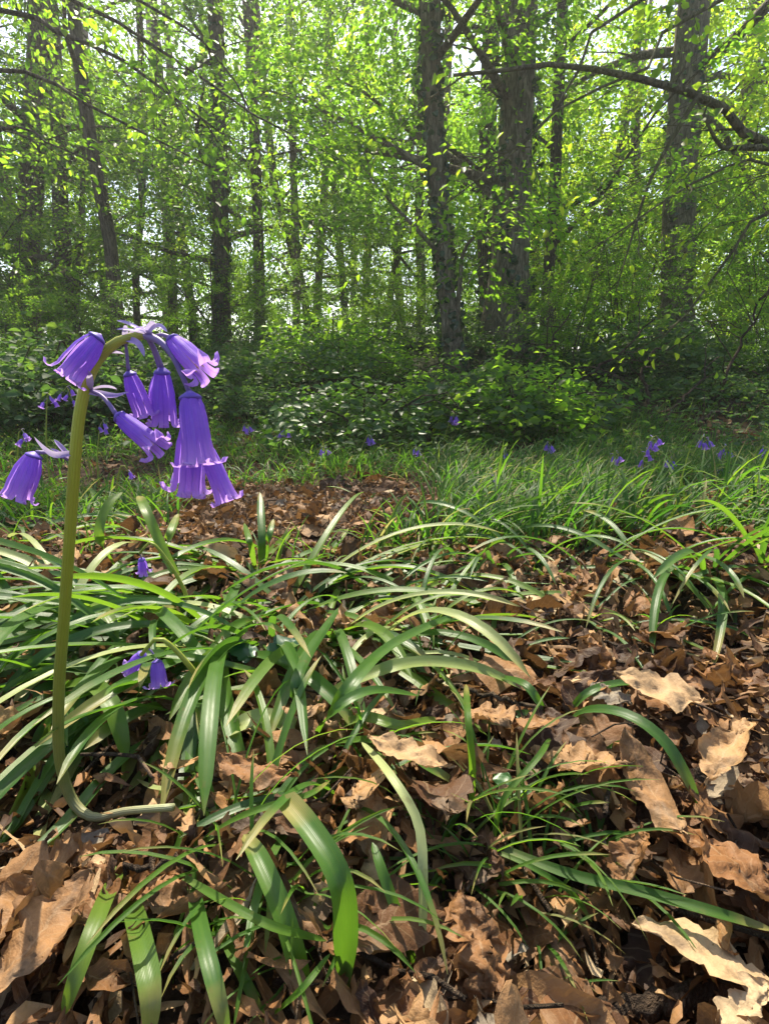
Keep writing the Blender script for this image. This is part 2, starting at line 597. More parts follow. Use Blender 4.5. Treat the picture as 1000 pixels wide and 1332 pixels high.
def sprays(cen, dirs, rng, n_leaf=22, L=(.35, .6), size=.055, flat=.35, aspect=.62):
    """leafy branch ends: leaves set along flat fans"""
    k = len(cen)
    d = nrm(dirs)
    upv = np.array([0, 0, 1.]) + rng.normal(0, .25, (k, 3))
    side = nrm(np.cross(d, upv))
    nn = np.cross(side, d)
    Ls = rng.uniform(*L, k)
    t = rng.random((k, n_leaf)) ** .8
    s = rng.uniform(-1, 1, (k, n_leaf))
    s = np.round(s * 2.5) / 2.5 + rng.normal(0, .09, (k, n_leaf))
    pos = cen[:, None] + d[:, None] * (Ls[:, None] * t)[..., None] + side[:, None] * (s * .48 * Ls[:, None] * (1.1 - .7 * t))[..., None]
    pos = pos + nn[:, None] * rng.normal(0, .07, (k, n_leaf))[..., None] * Ls[:, None, None] * (flat / .35) - np.array([0, 0, 1.]) * (.22 * Ls[:, None] * t ** 2)[..., None]
    al = d[:, None] * .8 + side[:, None] * (np.sign(s) * .8)[..., None] + rng.normal(0, .35, (k, n_leaf, 3)) - np.array([0, 0, .35])
    no = nn[:, None] + rng.normal(0, flat, (k, n_leaf, 3))
    sz = size * rng.uniform(.65, 1.25, (k, n_leaf)).ravel()
    tint = np.clip(np.repeat(rng.uniform(.15, .85, k), n_leaf) + rng.normal(0, .15, k * n_leaf), 0, 1)
    return leaf_cards(pos.reshape(-1, 3), al.reshape(-1, 3), no.reshape(-1, 3), sz, sz * aspect, tint)


# ------------------------------------------------------------------ ground
def build_ground():
    k = math.asinh(150 / .12)
    u = np.linspace(-1, 1, 261)
    xs = .12 * np.sinh(k * u)
    v = np.linspace(-.62, 1, 261)
    ys = .25 + .12 * np.sinh(k * v)
    X, Y = np.meshgrid(xs, ys)
    V = np.stack([X, Y, gz(X, Y)], -1).reshape(-1, 3)
    g = make('ground', V, grid_faces(261, 261), M['soil'])
    g['kind'] = 'structure'


build_ground()


# ------------------------------------------------------------------ trees
def limb(mb, leafc, start, az, elev, length, r0, rng, sub=7, spray=(2, 4), droop=.5, bare=.2, sides=6, wig=.12):
    """one limb with side branches added to mb; spray centres and directions go to leafc"""
    n = 9
    t = np.linspace(0, 1, n)
    a = az + np.cumsum(rng.normal(0, wig, n))
    e = elev - droop * t ** 1.5 + np.cumsum(rng.normal(0, wig * .6, n))
    st = np.stack([np.cos(e) * np.sin(a), np.cos(e) * np.cos(a), np.sin(e)], 1) * length / (n - 1)
    P = np.vstack([start, start + np.cumsum(st[:-1], 0)])
    mb.add(*tube(P, r0 * (1 - .86 * t), sides, .06, rng))
    grow(mb, leafc, P, r0, length, rng, sub, spray, bare)
    return P


def grow(mb, leafc, P, r0, length, rng, sub, spray, bare=.2):
    n = len(P)
    for q in range(sub):
        f = bare + (1 - bare) * (q + rng.random()) / sub
        i = min(int(f * (n - 1)), n - 2)
        p = P[i] + (P[i + 1] - P[i]) * (f * (n - 1) - i)
        d = nrm(P[i + 1] - P[i])
        sd = nrm(np.cross(d, [0, 0, 1.])) * (1 if q % 2 else -1)
        bd = nrm(d * .7 + sd * rng.uniform(.5, 1) + np.array([0, 0, rng.normal(.05, .25)]))
        bl = length * rng.uniform(.22, .42) * (1.15 - .5 * f)
        tt = np.linspace(0, 1, 6)[:, None]
        B = p + bd * bl * tt + rng.normal(0, .03, (6, 3)) * bl * tt - np.array([0, 0, .16]) * bl * tt ** 2
        mb.add(*tube(B, np.linspace(max(.0035, r0 * .28 * (1 - .6 * f)), .0018, 6), 4, 0, rng, cap=False))
        for _ in range(rng.integers(spray[0], spray[1] + 1)):
            g = rng.uniform(.25, 1)
            c = B[0] + (B[-1] - B[0]) * g
            dd = nrm(bd + rng.normal(0, .45, 3) + np.array([0, 0, -.1]))
            leafc.append((c, dd))
            tq = np.linspace(0, 1, 4)[:, None]
            mb.add(*tube(c + dd * .38 * tq - np.array([0, 0, .22 * .4]) * tq ** 2, np.linspace(.0022, .001, 4), 3, 0, rng, cap=False))
    leafc.append((P[-1], nrm(P[-1] - P[-2])))


def tree(name, label, trunk, rad, limbs, rng, leafmat='canopy', bark='bark', size=.055, n_leaf=22, group=None, spray=(2, 4), sub=7,
         ivy=0, extra=(), sides=12, cat='tree', rough=.05, crown_name='crown'):
    """trunk: polyline (root first). limbs: (fraction up the trunk, azimuth, elevation, length)"""
    trunk = np.asarray(trunk, float)
    o = trunk[0].copy()
    root = empty(name, o, label, cat, group)
    C = crv(trunk, 26)
    r = np.interp(np.linspace(0, 1, 26), np.linspace(0, 1, len(rad)), rad)
    r[0] *= 1.5
    r[1] *= 1.22
    r = r * (1 + rng.normal(0, .03, 26))
    mb = MB()
    mb.add(*tube(C, r, sides, rough, rng))
    mb.build('trunk', M[bark], root, o)
    lc = []
    for f, az, el, ln in limbs:
        i = f * 25
        a = int(min(i, 24))
        st = C[a] + (C[a + 1] - C[a]) * (i - a)
        b = MB()
        limb(b, lc, st, az, el, ln, min(.42 * r[a], .012 + .017 * ln), rng, sub, spray)
        b.build('limb', M[bark], root, o)
    for P, r0, ln, sb in extra:
        b = MB()
        Q = crv(P, 14)
        b.add(*tube(Q, r0 * (1 - .8 * np.linspace(0, 1, 14)), 7, .06, rng))
        grow(b, lc, Q, r0, ln, rng, sb, spray, .15)
        b.build('limb', M[bark], root, o)
    lc = [q for q in lc if o[1] < .1 or q[0][2] < .6 + .58 * o[1] or rng.random() < .4]
    if lc:
        cen = np.array([c for c, _ in lc])
        dr = np.array([d for _, d in lc])
        V, F, T = sprays(cen, dr, rng, n_leaf, (.28, .6), size)
        make(crown_name, V - o, F, M[leafmat], root, tint=T)
    if ivy:
        ii = rng.uniform(0, 1, ivy) ** 1.3 * 25 * .8
        a = np.minimum(ii.astype(int), 24)
        c = C[a] + (C[a + 1] - C[a]) * (ii - a)[:, None]
        th = rng.uniform(0, 2 * PI, ivy)
        th = th + .5 * np.sin(3 * th + ii)
        rd = np.stack([np.cos(th), np.sin(th), np.zeros(ivy)], 1)
        pos = c + rd * (r[a] * rng.uniform(.95, 1.35, ivy))[:, None]
        V, F, T = leaf_cards(pos, np.array([0, 0, -1.]) + rng.normal(0, .6, (ivy, 3)), rd + rng.normal(0, .4, (ivy, 3)),
                             .05 * rng.uniform(.6, 1.2, ivy), .048, rng.random(ivy))
        make('ivy', V - o, F, M['ivy'], root, tint=T)
    return root


def pxtrunk(pts, Y, top=9.0, lean=0.0):
    """trunk standing at distance Y whose visible length follows photo pixels; goes on up to height top"""
    P = [at(x, y, Y) for x, y in pts]
    P[0] = np.array([P[0][0], Y, gz(P[0][0], Y) - .06])
    d = nrm(P[-1] - P[-2])
    if P[-1][2] < top:
        k = (top - P[-1][2])
        P.append(P[-1] + np.array([d[0] * .5, lean, 1.0]) * k * .5)
        P.append(P[-1] + np.array([d[0] * .3, lean, 1.0]) * k * .5)
    return np.array(P)


def rlimbs(n, lo, hi, ln, rng, el=(.0, .7), azs=None):
    az = rng.uniform(0, 6.28)
    out = []
    for q in range(n):
        f = lo + (hi - lo) * (q + rng.random() * .8) / n
        az += 2.4 + rng.normal(0, .3)
        out.append((f, az if azs is None else rng.choice(azs) + rng.normal(0, .5), rng.uniform(*el), ln * rng.uniform(.7, 1.15)))
    return out


def plant_trees():
    r = np.random.default_rng(21)
    D = math.radians
    tree('oak_tree', 'thick ivy-flecked grey trunk, stoutest tree in the middle of the wood',
         pxtrunk([(652, 505), (657, 440), (661, 380), (667, 250), (673, 120), (677, 0)], 4.6, 9.5), [.155, .122, .114, .10, .075, .05],
         rlimbs(9, .10, .40, 1.8, r, azs=[D(-110), D(-70), D(-30), D(10), D(200)]), r, 'canopy', 'bark', .044, 44, ivy=900, sub=9, sides=18, rough=.07)
    tree('ivy_clad_tree', 'slim curving ivy-clad trunk just before the stoutest grey trunk, dark at its foot',
         pxtrunk([(596, 512), (590, 450), (580, 370), (573, 290), (566, 190), (561, 90), (560, 0)], 4.1, 7.5), [.058, .058, .066, .07, .062, .045, .03],
         rlimbs(8, .16, .5, 1.4, r), r, 'canopy', 'bark', .042, 40, sub=8, ivy=1100,
         extra=[([at(592, 440, 4.1), at(598, 370, 4.05), at(606, 320, 4.0), at(655, 278, 3.9), at(700, 262, 3.8)], .022, .8, 5),
                ([at(578, 350, 4.1), at(562, 320, 4.0), at(510, 265, 3.9), at(470, 215, 3.8)], .02, .8, 5)])
    tree('broad_tree', 'straight grey-brown trunk standing alone amid the bright foliage on the sunny side',
         pxtrunk([(876, 505), (878, 430), (881, 340), (885, 220), (893, 110), (903, 0)], 6.2, 10), [.165, .15, .14, .12, .09, .05],
         rlimbs(9, .24, .46, 2.3, r, azs=[D(-75), D(-30), D(0), D(35), D(80), D(110)]), r, 'gold', 'bark', .048, 46, sub=9, ivy=500, sides=16)
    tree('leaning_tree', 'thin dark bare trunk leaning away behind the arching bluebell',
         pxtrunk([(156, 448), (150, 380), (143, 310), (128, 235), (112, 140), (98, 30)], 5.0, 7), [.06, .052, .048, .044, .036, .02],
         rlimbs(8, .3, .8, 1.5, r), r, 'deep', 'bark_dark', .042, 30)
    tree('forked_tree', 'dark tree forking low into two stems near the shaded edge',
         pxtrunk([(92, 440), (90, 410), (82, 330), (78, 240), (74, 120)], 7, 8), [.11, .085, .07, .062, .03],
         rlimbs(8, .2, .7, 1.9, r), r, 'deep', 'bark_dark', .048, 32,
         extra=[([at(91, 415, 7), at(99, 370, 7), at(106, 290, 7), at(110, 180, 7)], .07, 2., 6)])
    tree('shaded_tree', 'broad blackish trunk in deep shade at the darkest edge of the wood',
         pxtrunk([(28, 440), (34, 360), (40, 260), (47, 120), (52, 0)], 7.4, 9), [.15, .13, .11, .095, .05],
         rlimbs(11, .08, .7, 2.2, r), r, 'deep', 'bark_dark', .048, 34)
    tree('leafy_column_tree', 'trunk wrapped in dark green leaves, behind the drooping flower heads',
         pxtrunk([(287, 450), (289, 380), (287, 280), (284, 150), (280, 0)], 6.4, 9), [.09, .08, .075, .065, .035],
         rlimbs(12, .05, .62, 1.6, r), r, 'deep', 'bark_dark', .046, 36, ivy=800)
    tree('mid_tree', 'stout dark trunk beside the bright white gap in the trees',
         pxtrunk([(336, 440), (337, 350), (335, 270), (330, 150), (322, 0)], 7.8, 9), [.075, .068, .06, .052, .03],
         rlimbs(9, .18, .62, 2.0, r), r, 'canopy', 'bark_dark', .048, 34)
    thin = [
        ([(385, 455), (386, 380), (384, 300), (381, 190)], 8.6, .055, 'very slim straight dark stem at the edge of the bright gap', 'gold'),
        ([(404, 455), (398, 400), (382, 330), (362, 262), (350, 180)], 9.0, .06, 'slim dark stem tilting sharply over the bright gap', 'canopy'),
        ([(408, 455), (413, 390), (418, 310), (424, 200)], 9.1, .06, 'slim dark stem sharing a foot with the tilting one', 'gold'),
        ([(452, 445), (446, 370), (439, 290), (432, 200)], 9.4, .05, 'spindly young tree leaning outward beyond the bank', 'canopy'),
        ([(474, 445), (476, 370), (480, 280), (478, 160)], 10, .06, 'upright slim tree beyond the bank amid pale foliage', 'gold'),
        ([(498, 445), (510, 370), (524, 290), (534, 200)], 9.6, .05, 'spindly tree leaning towards the ivy-clad trunk', 'canopy'),
        ([(222, 430), (224, 360), (220, 270), (212, 160)], 9.0, .07, 'grey slim tree behind the shaded leafy bank', 'deep'),
        ([(176, 430), (177, 360), (183, 290), (186, 180)], 8.6, .05, 'thin straight tree next to the leaning dark trunk', 'deep'),
        ([(706, 500), (711, 440), (712, 370), (720, 270), (726, 120)], 5.6, .05, 'small crooked tree just past the stoutest grey trunk', 'canopy'),
        ([(640, 480), (636, 400), (632, 300), (634, 180)], 6.6, .09, 'brown stem half hidden behind the stoutest trunk', 'canopy'),
        ([(760, 470), (770, 400), (785, 300), (806, 200)], 8.0, .06, 'slender tree leaning towards the lone grey-brown trunk', 'gold'),
        ([(688, 470), (694, 400), (696, 300), (690, 150)], 9.5, .07, 'yellowish trunk glimpsed through sunlit leaves', 'gold'),
        ([(965, 480), (960, 400), (962, 300), (970, 160)], 8.2, .10, 'trunk smothered in bright leaves at the sunny edge', 'gold'),
        ([(820, 480), (826, 400), (830, 300), (826, 150)], 9.2, .07, 'pale slim trunk behind the lone grey-brown trunk', 'gold'),
        ([(545, 460), (548, 380), (545, 280), (548, 150)], 8.4, .06, 'slim trunk half lost behind the ivy-clad one', 'canopy'),
    ]
    for pts, Y, rd, lab, lm in thin:
        tree('slender_tree', lab, pxtrunk(pts, Y, 8.5), [rd * 1.15, rd, rd * .9, rd * .7, rd * .35],
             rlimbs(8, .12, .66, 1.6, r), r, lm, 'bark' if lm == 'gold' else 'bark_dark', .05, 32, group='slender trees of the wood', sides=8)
    # trees that frame the view from outside it: their limbs reach in
    o = at(1090, 500, 2.7)
    X0 = 2.75
    tree('overhanging_tree', 'tree beside the glade whose long bare mossy limb sweeps in over the grass',
         np.array([[X0, 2.9, gz(X0, 2.9) - .05], [X0 - .06, 2.85, .8], [X0 - .25, 2.75, 1.9], [X0 - .3, 2.7, 3.2], [X0 - .2, 2.7, 5.5]]), [.17, .15, .13, .10, .03],
         rlimbs(7, .45, .97, 1.7, r, azs=[D(-20), D(20), D(80), D(200)]), r, 'gold', 'bark_moss', .036, 13, spray=(1, 2),
         extra=[([np.array([X0 - .12, 2.8, 1.05]), at(1000, 190, 2.6), at(955, 150, 2.55), at(900, 122, 2.5), at(800, 95, 2.45), at(715, 84, 2.4), at(650, 92, 2.35), at(590, 98, 2.3)], .028, .7, 4),
                ([at(1005, 192, 2.6), at(960, 192, 2.5), at(935, 188, 2.45), at(905, 130, 2.4)], .016, .4, 3),
                ([np.array([X0 - .1, 2.8, .9]), at(1000, 214, 2.4), at(950, 215, 2.35), at(880, 250, 2.3), at(830, 285, 2.25), at(760, 330, 2.25)], .011, .6, 4),
                ([at(905, 128, 2.5), at(880, 170, 2.5), at(845, 235, 2.5), at(815, 330, 2.5), at(800, 380, 2.5)], .010, .6, 4),
                ([np.array([X0 - .3, 2.5, 2.0]), at(905, 15, 2.5), at(840, 90, 2.45), at(740, 130, 2.4), at(690, 180, 2.35), at(560, 280, 2.3)], .011, .6, 3),
                ([np.array([X0 - .3, 2.6, 2.1]), at(830, 0, 2.6), at(760, 80, 2.6), at(700, 170, 2.6), at(620, 220, 2.6)], .014, .6, 3),
                ([np.array([X0 - .2, 2.6, 1.2]), at(1010, 270, 2.3), at(950, 330, 2.3), at(900, 400, 2.3), at(860, 440, 2.3)], .014, .6, 4)])
    X1 = -2.7
    tree('shading_tree', 'tree beyond the shady side whose thin twigs cross the top of the view',
         np.array([[X1, 2.7, gz(X1, 2.7) - .05], [X1 + .04, 2.7, .9], [X1 + .1, 2.7, 2.0], [X1 + .2, 2.7, 3.4], [X1 + .2, 2.8, 5.5]]), [.15, .14, .12, .09, .03],
         rlimbs(7, .45, .97, 1.7, r, azs=[D(-30), D(20), D(-80)]), r, 'canopy', 'bark_dark', .034, 24, spray=(1, 3),
         extra=[([np.array([X1 + .1, 2.7, 1.35]), at(0, 90, 2.7), at(120, 140, 2.6), at(200, 180, 2.55), at(270, 215, 2.5)], .014, .6, 4),
                ([np.array([X1 + .1, 2.7, 1.7]), at(0, 12, 2.7), at(80, 45, 2.6), at(150, 72, 2.55), at(230, 130, 2.5), at(290, 175, 2.45)], .016, .6, 5),
                ([np.array([X1 + .15, 2.7, 2.2]), at(95, 0, 2.7), at(200, 60, 2.6), at(290, 120, 2.55), at(345, 160, 2.5), at(380, 175, 2.5)], .014, .6, 5),
                ([np.array([X1 + .1, 2.7, 1.0]), at(0, 168, 2.7), at(60, 185, 2.6), at(120, 210, 2.55)], .012, .5, 4),
                ([np.array([X1 + .2, 2.75, 2.5]), at(180, 0, 2.8), at(270, 60, 2.8), at(330, 150, 2.8), at(340, 230, 2.8)], .012, .6, 5)])
    # further trees that close the view, and the canopy that dapples the light
    r2 = np.random.default_rng(5)
    protos = {}
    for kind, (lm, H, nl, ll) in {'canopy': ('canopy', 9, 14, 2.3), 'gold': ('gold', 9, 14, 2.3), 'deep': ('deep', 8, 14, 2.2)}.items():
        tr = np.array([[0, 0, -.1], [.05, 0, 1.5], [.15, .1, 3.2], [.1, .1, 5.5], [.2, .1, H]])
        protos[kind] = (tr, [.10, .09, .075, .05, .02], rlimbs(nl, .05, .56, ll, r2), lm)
    seen = {}
    spots = [  # photo x, distance, kind
        (-60, 8.8, 'deep'), (60, 10, 'deep'), (150, 10.4, 'deep'), (-140, 6.4, 'deep'),
        (285, 12.5, 'canopy'), (520, 12.2, 'canopy'), (455, 15, 'gold'), (225, 13, 'canopy'),
        (620, 12.8, 'gold'), (715, 10.6, 'gold'), (790, 12.4, 'gold'), (925, 10.2, 'gold'), (1010, 8.8, 'gold'), (1090, 7.2, 'gold'),
        (870, 14.5, 'gold'), (80, 14, 'canopy'), (20, 11.5, 'deep'), (260, 10.2, 'canopy'), (580, 9.4, 'canopy'), (660, 11.5, 'canopy'), (850, 9.6, 'gold')]
    lab = {'deep': ('dark green tree far back in the shady side of the wood', 'far trees of the shady side'),
           'canopy': ('mid green tree far back beyond the bank', 'far trees beyond the bank'),
           'gold': ('yellow-green sunlit tree far back in the sunny side of the wood', 'far trees of the sunny side')}
    for px, Y, kind in spots:
        X = (px - 500) / FPX * Y * .98
        p = (X, Y, gz(X, Y))
        if kind not in seen:
            tr, rd, ls, lm = protos[kind]
            t = tree('woodland_tree', lab[kind][0], tr, rd, ls, r2, lm, 'bark_dark', .056, 34, lab[kind][1], (3, 5), 8, sides=8)
            t.location = p
            seen[kind] = t
        else:
            dup(seen[kind], p, r2.uniform(0, 6.28), r2.uniform(.8, 1.15))


def plant_understory():
    r = np.random.default_rng(55)
    protos = {}
    for kind in ('canopy', 'gold', 'deep'):
        root = empty('hazel_shrub', (0, 0, 0), 'x', 'shrub', 'x')
        lc = []
        for q in range(7):
            mb = MB()
            limb(mb, lc, np.array([r.normal(0, .06), r.normal(0, .06), -.03]), q * .9 + r.uniform(-.3, .3), r.uniform(.95, 1.45), r.uniform(1.8, 3.2), .016, r, 9, (3, 5), .55, .12, 5, .1)
            mb.build('stem', M['bark_dark'], root)
        V, F, T = sprays(np.array([c for c, _ in lc]), np.array([d for _, d in lc]), r, 38, (.25, .5), .042)
        make('crown', V, F, M[kind], root, tint=T)
        protos[kind] = [root, False]
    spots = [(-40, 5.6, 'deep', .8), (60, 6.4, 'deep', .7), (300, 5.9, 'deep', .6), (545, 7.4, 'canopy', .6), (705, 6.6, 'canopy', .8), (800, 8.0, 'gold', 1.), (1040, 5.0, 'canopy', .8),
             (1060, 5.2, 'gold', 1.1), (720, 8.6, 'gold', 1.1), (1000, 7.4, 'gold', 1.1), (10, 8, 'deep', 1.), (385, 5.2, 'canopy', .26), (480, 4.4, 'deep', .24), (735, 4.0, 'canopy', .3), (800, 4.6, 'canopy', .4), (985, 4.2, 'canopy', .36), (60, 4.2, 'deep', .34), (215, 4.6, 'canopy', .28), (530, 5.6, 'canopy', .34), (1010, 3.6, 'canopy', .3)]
    word = {'deep': 'dark green', 'canopy': 'fresh green', 'gold': 'yellow-green'}
    zone = ((150, 'at the shady edge'), (400, 'behind the arching bluebell'), (600, 'behind the ivy-clad trunk'), (790, 'past the stoutest trunk'), (880, 'in front of the lone grey-brown trunk'), (3000, 'at the sunny edge'))
    for px, Y, kind, sc in spots:
        X = (px - 500) / FPX * Y * .98
        p = (X, Y, gz(X, Y))
        far = 'tall' if Y > 7 else 'bushy' if sc > .5 else 'knee-high'
        lab = f'{far} {word[kind]} hazel-like shrub {next(z for l, z in zone if px < l)}'
        gr = lab.replace('shrub', 'shrubs')
        root, used = protos[kind]
        if not used:
            protos[kind][1] = True
            root.location = p
            root.scale = (sc,) * 3
            root['label'], root['group'] = lab, gr
        else:
            dup(root, p, r.uniform(0, 6.28), sc, lab, gr)


plant_trees()
plant_understory()


# ------------------------------------------------------------------ undergrowth on the bank
def bush(name, label, rng, rad, h, n, leaf, mat, cat='bush', group=None, canes=9):
    root = empty(name, (0, 0, 0), label, cat, group)
    mb = MB()
    for q in range(canes):
        a = rng.uniform(0, 6.28)
        rr = rad * rng.uniform(.4, 1.25)
        hh = h * rng.uniform(.6, 1.15)
        t = np.linspace(0, 1, 9)
        P = np.stack([np.cos(a) * rr * t, np.sin(a) * rr * t, hh * np.sin(np.minimum(t * 2.2, 2.6)) - .02], 1) + rng.normal(0, .012, (9, 3)) * t[:, None]
        mb.add(*tube(P, np.linspace(.006, .002, 9), 5, 0, rng, cap=False))
    mb.build('cane', M['stick'], root)
    k = n // 3
    a = rng.uniform(0, 6.28, k)
    q = np.sqrt(rng.random(k))
    lump = 1 + (.28 * np.sin(3 * a + rng.uniform(0, 6)) + .2 * np.sin(7 * a + rng.uniform(0, 6) + 5 * q)) * q
    top = h * np.sqrt(np.clip(1 - (q * .92) ** 2, 0, 1)) * lump
    z = top * (1 - .7 * rng.random(k) ** 1.8) * (1 + .35 * rng.random(k) ** 5)
    c = np.stack([np.cos(a) * q * rad * lump, np.sin(a) * q * rad * lump, z + .01], 1)
    out = np.stack([np.cos(a), np.sin(a), np.zeros(k)], 1)
    Vs, Fs, Ts, b = [], [], [], 0
    tint = np.clip(rng.uniform(.1, .9, k), 0, 1)
    hd = rng.uniform(0, 6.28, k)
    for j in range(3):                       # leaves in threes
        dirn = np.stack([np.cos(hd + j * 2.0), np.sin(hd + j * 2.0), rng.normal(-.15, .25, k)], 1)
        no = np.array([0, 0, 1.]) + out * .45 * q[:, None] + rng.normal(0, .5, (k, 3))
        sz = leaf * rng.uniform(.45, 1.35, k)
        V, F, T = leaf_cards(c + dirn * .008, dirn, no, sz, sz * .72, tint, .16, .12)
        Vs.append(V); Fs.append(F + b); Ts.append(T); b += len(V)
    make('foliage', np.concatenate(Vs), np.concatenate(Fs), M[mat], root, tint=np.concatenate(Ts))
    return root


def plant_bank():
    r = np.random.default_rng(3)
    kinds = []
    for i in range(4):
        kinds.append(bush('bramble_bush', 'low dark bluish bramble on the shaded bank', r, .55, [.26, .32, .22, .36][i], 2100, .040, 'bramble', group='brambles on the bank'))
    for i in range(3):
        kinds.append(bush('nettle_patch', 'leafy mid green patch on the bank under the trees', r, .5, [.30, .36, .24][i], 2500, .030, 'bush', group='leafy patches on the bank'))
    kinds.append(bush('yellow_shrub', 'low pale green shrub catching the sun on the bank', r, .5, .34, 2000, .034, 'canopy', group='sunlit shrubs on the bank'))
    used = set()
    spots = []
    for Y, n in ((2.6, 7), (3.0, 9), (3.5, 11), (4.1, 12), (4.8, 13), (5.6, 13), (6.5, 13), (7.4, 12)):
        for q in range(n):
            px = -90 + 1180 * (q + r.uniform(.1, .9)) / n
            spots.append((px, Y + r.uniform(-.22, .22)))
    zone = ((130, 'at the shaded edge'), (300, 'behind the arching bluebell'), (450, 'below the bright gap'), (570, 'beside the ivy-clad trunk'),
            (690, 'at the foot of the stoutest trunk'), (830, 'between the two grey trunks'), (2000, 'past the lone grey-brown trunk'))
    for px, Y in spots:
        if (px > 690 and Y < 3.8 and r.random() < .6) or r.random() < .14:
            continue
        w = np.array([1.2, 1.2, 1.2, 1.2, .6, .6, .6, .35])
        if px > 620:
            w = np.array([.7, .7, .7, .7, 1, 1, 1, .9])
        i = r.choice(8, p=w / w.sum())
        X = (px - 500) / FPX * Y * .98
        p = (X, Y, gz(X, Y) - .01)
        z = next(s for lim, s in zone if px < lim)
        base = ('low dark bluish bramble', 'leafy mid green patch', 'pale green shrub')[0 if i < 4 else 1 if i < 7 else 2]
        lab = f'{base} on the bank {z}'
        s = r.uniform(.5, 1.3) * (.42 if Y < 2.8 else .6 if Y < 3.25 else .85 if Y < 4.5 else .72)
        if i not in used:
            used.add(i)
            o = kinds[i]
            o.location = p
            o.rotation_euler = (0, 0, r.uniform(0, 6.28))
            o['label'] = lab
            o['group'] = base + ' group ' + z
        else:
            dup(kinds[i], p, r.uniform(0, 6.28), s, lab, base + ' group ' + z)


def dead_branches():
    """bare twiggy branches lying on the brown part of the bank"""
    r = np.random.default_rng(12)
    L = [((850, 545, 2.7), (905, 500, 3.0), (930, 462, 3.1), 'pale bare branch propped on the bank below the lone grey-brown trunk'),
         ((700, 520, 3.2), (790, 470, 3.4), (850, 415, 3.5), 'dark bare branch slanting up between the two grey trunks'),
         ((690, 545, 2.8), (760, 540, 2.9), (830, 556, 2.7), 'thin dry branch lying flat along the foot of the bank'),
         ((880, 555, 2.6), (950, 530, 2.8), (1010, 500, 2.9), 'dry twiggy branch at the sunny end of the bank'),
         ((845, 520, 3.0), (842, 470, 3.1), (870, 450, 3.1), 'short crooked dark branch standing before the lone grey-brown trunk'),
         ((640, 500, 3.4), (700, 470, 3.5), (745, 405, 3.6), 'bare slanting branch just past the stoutest trunk'),
         ((930, 520, 3.0), (960, 455, 3.1), (1000, 370, 3.1), 'bare rising branch at the sunny end of the wood')]
    for a, b, c, lab in L:
        A = at(*a)
        A[2] = gz(A[0], A[1]) - .01
        P = crv(np.array([A, at(*b), at(*c)]), 14) + r.normal(0, .012, (14, 3))
        root = empty('dead_branch', A, lab, 'branch', 'dead branches on the bank')
        ln = np.linalg.norm(P[-1] - P[0])
        mb = MB()
        mb.add(*tube(P, np.linspace(.011, .004, 14), 6, .08, r))
        mb.build('stem', M['stick'], root, A)
        for q in range(6):
            i = int(3 + q * 1.7)
            d = nrm(nrm(P[i] - P[i - 1]) + r.normal(0, .7, 3))
            t = np.linspace(0, 1, 6)[:, None]
            tw = MB()
            tw.add(*tube(P[i] + d * ln * r.uniform(.2, .45) * t + r.normal(0, .01, (6, 3)) * t, np.linspace(.004, .0015, 6), 5, 0, r, cap=False))
            tw.build('twig', M['stick'], root, A)


plant_bank()
dead_branches()


# ------------------------------------------------------------------ leaf litter
TONES = ((.0, 'dark brown'), (.25, 'red-brown'), (.42, 'russet'), (.6, 'warm tan'), (.78, 'pale tan'), (.96, 'grey-brown'))


def tone(t):
    return [w for k, w in TONES if t >= k - .12][-1]


def hero_leaf(px, py, wpx, aspect, head, pitch, roll, tint, label, h=.012, curl=.45, crumple=1.0, lobes=4.3, lobe=.3, seed=0, bend=None):
    rng = np.random.default_rng(seed)
    p = G(px, py, h)
    dep = (p - C0) @ FW
    L = wpx * dep / FPX
    V, F, uv = oak_leaf(L, L * aspect, rng, 34, 15, curl, lobes, crumple, lobe, bend)
    V = V @ frame(math.radians(head), math.radians(pitch), math.radians(roll)).T
    o = make('fallen_leaf', V, F, M['litter'], uv=uv, tint=tint)
    o.location = p
    tag(o, label, 'fallen leaf', 'fallen oak leaves')


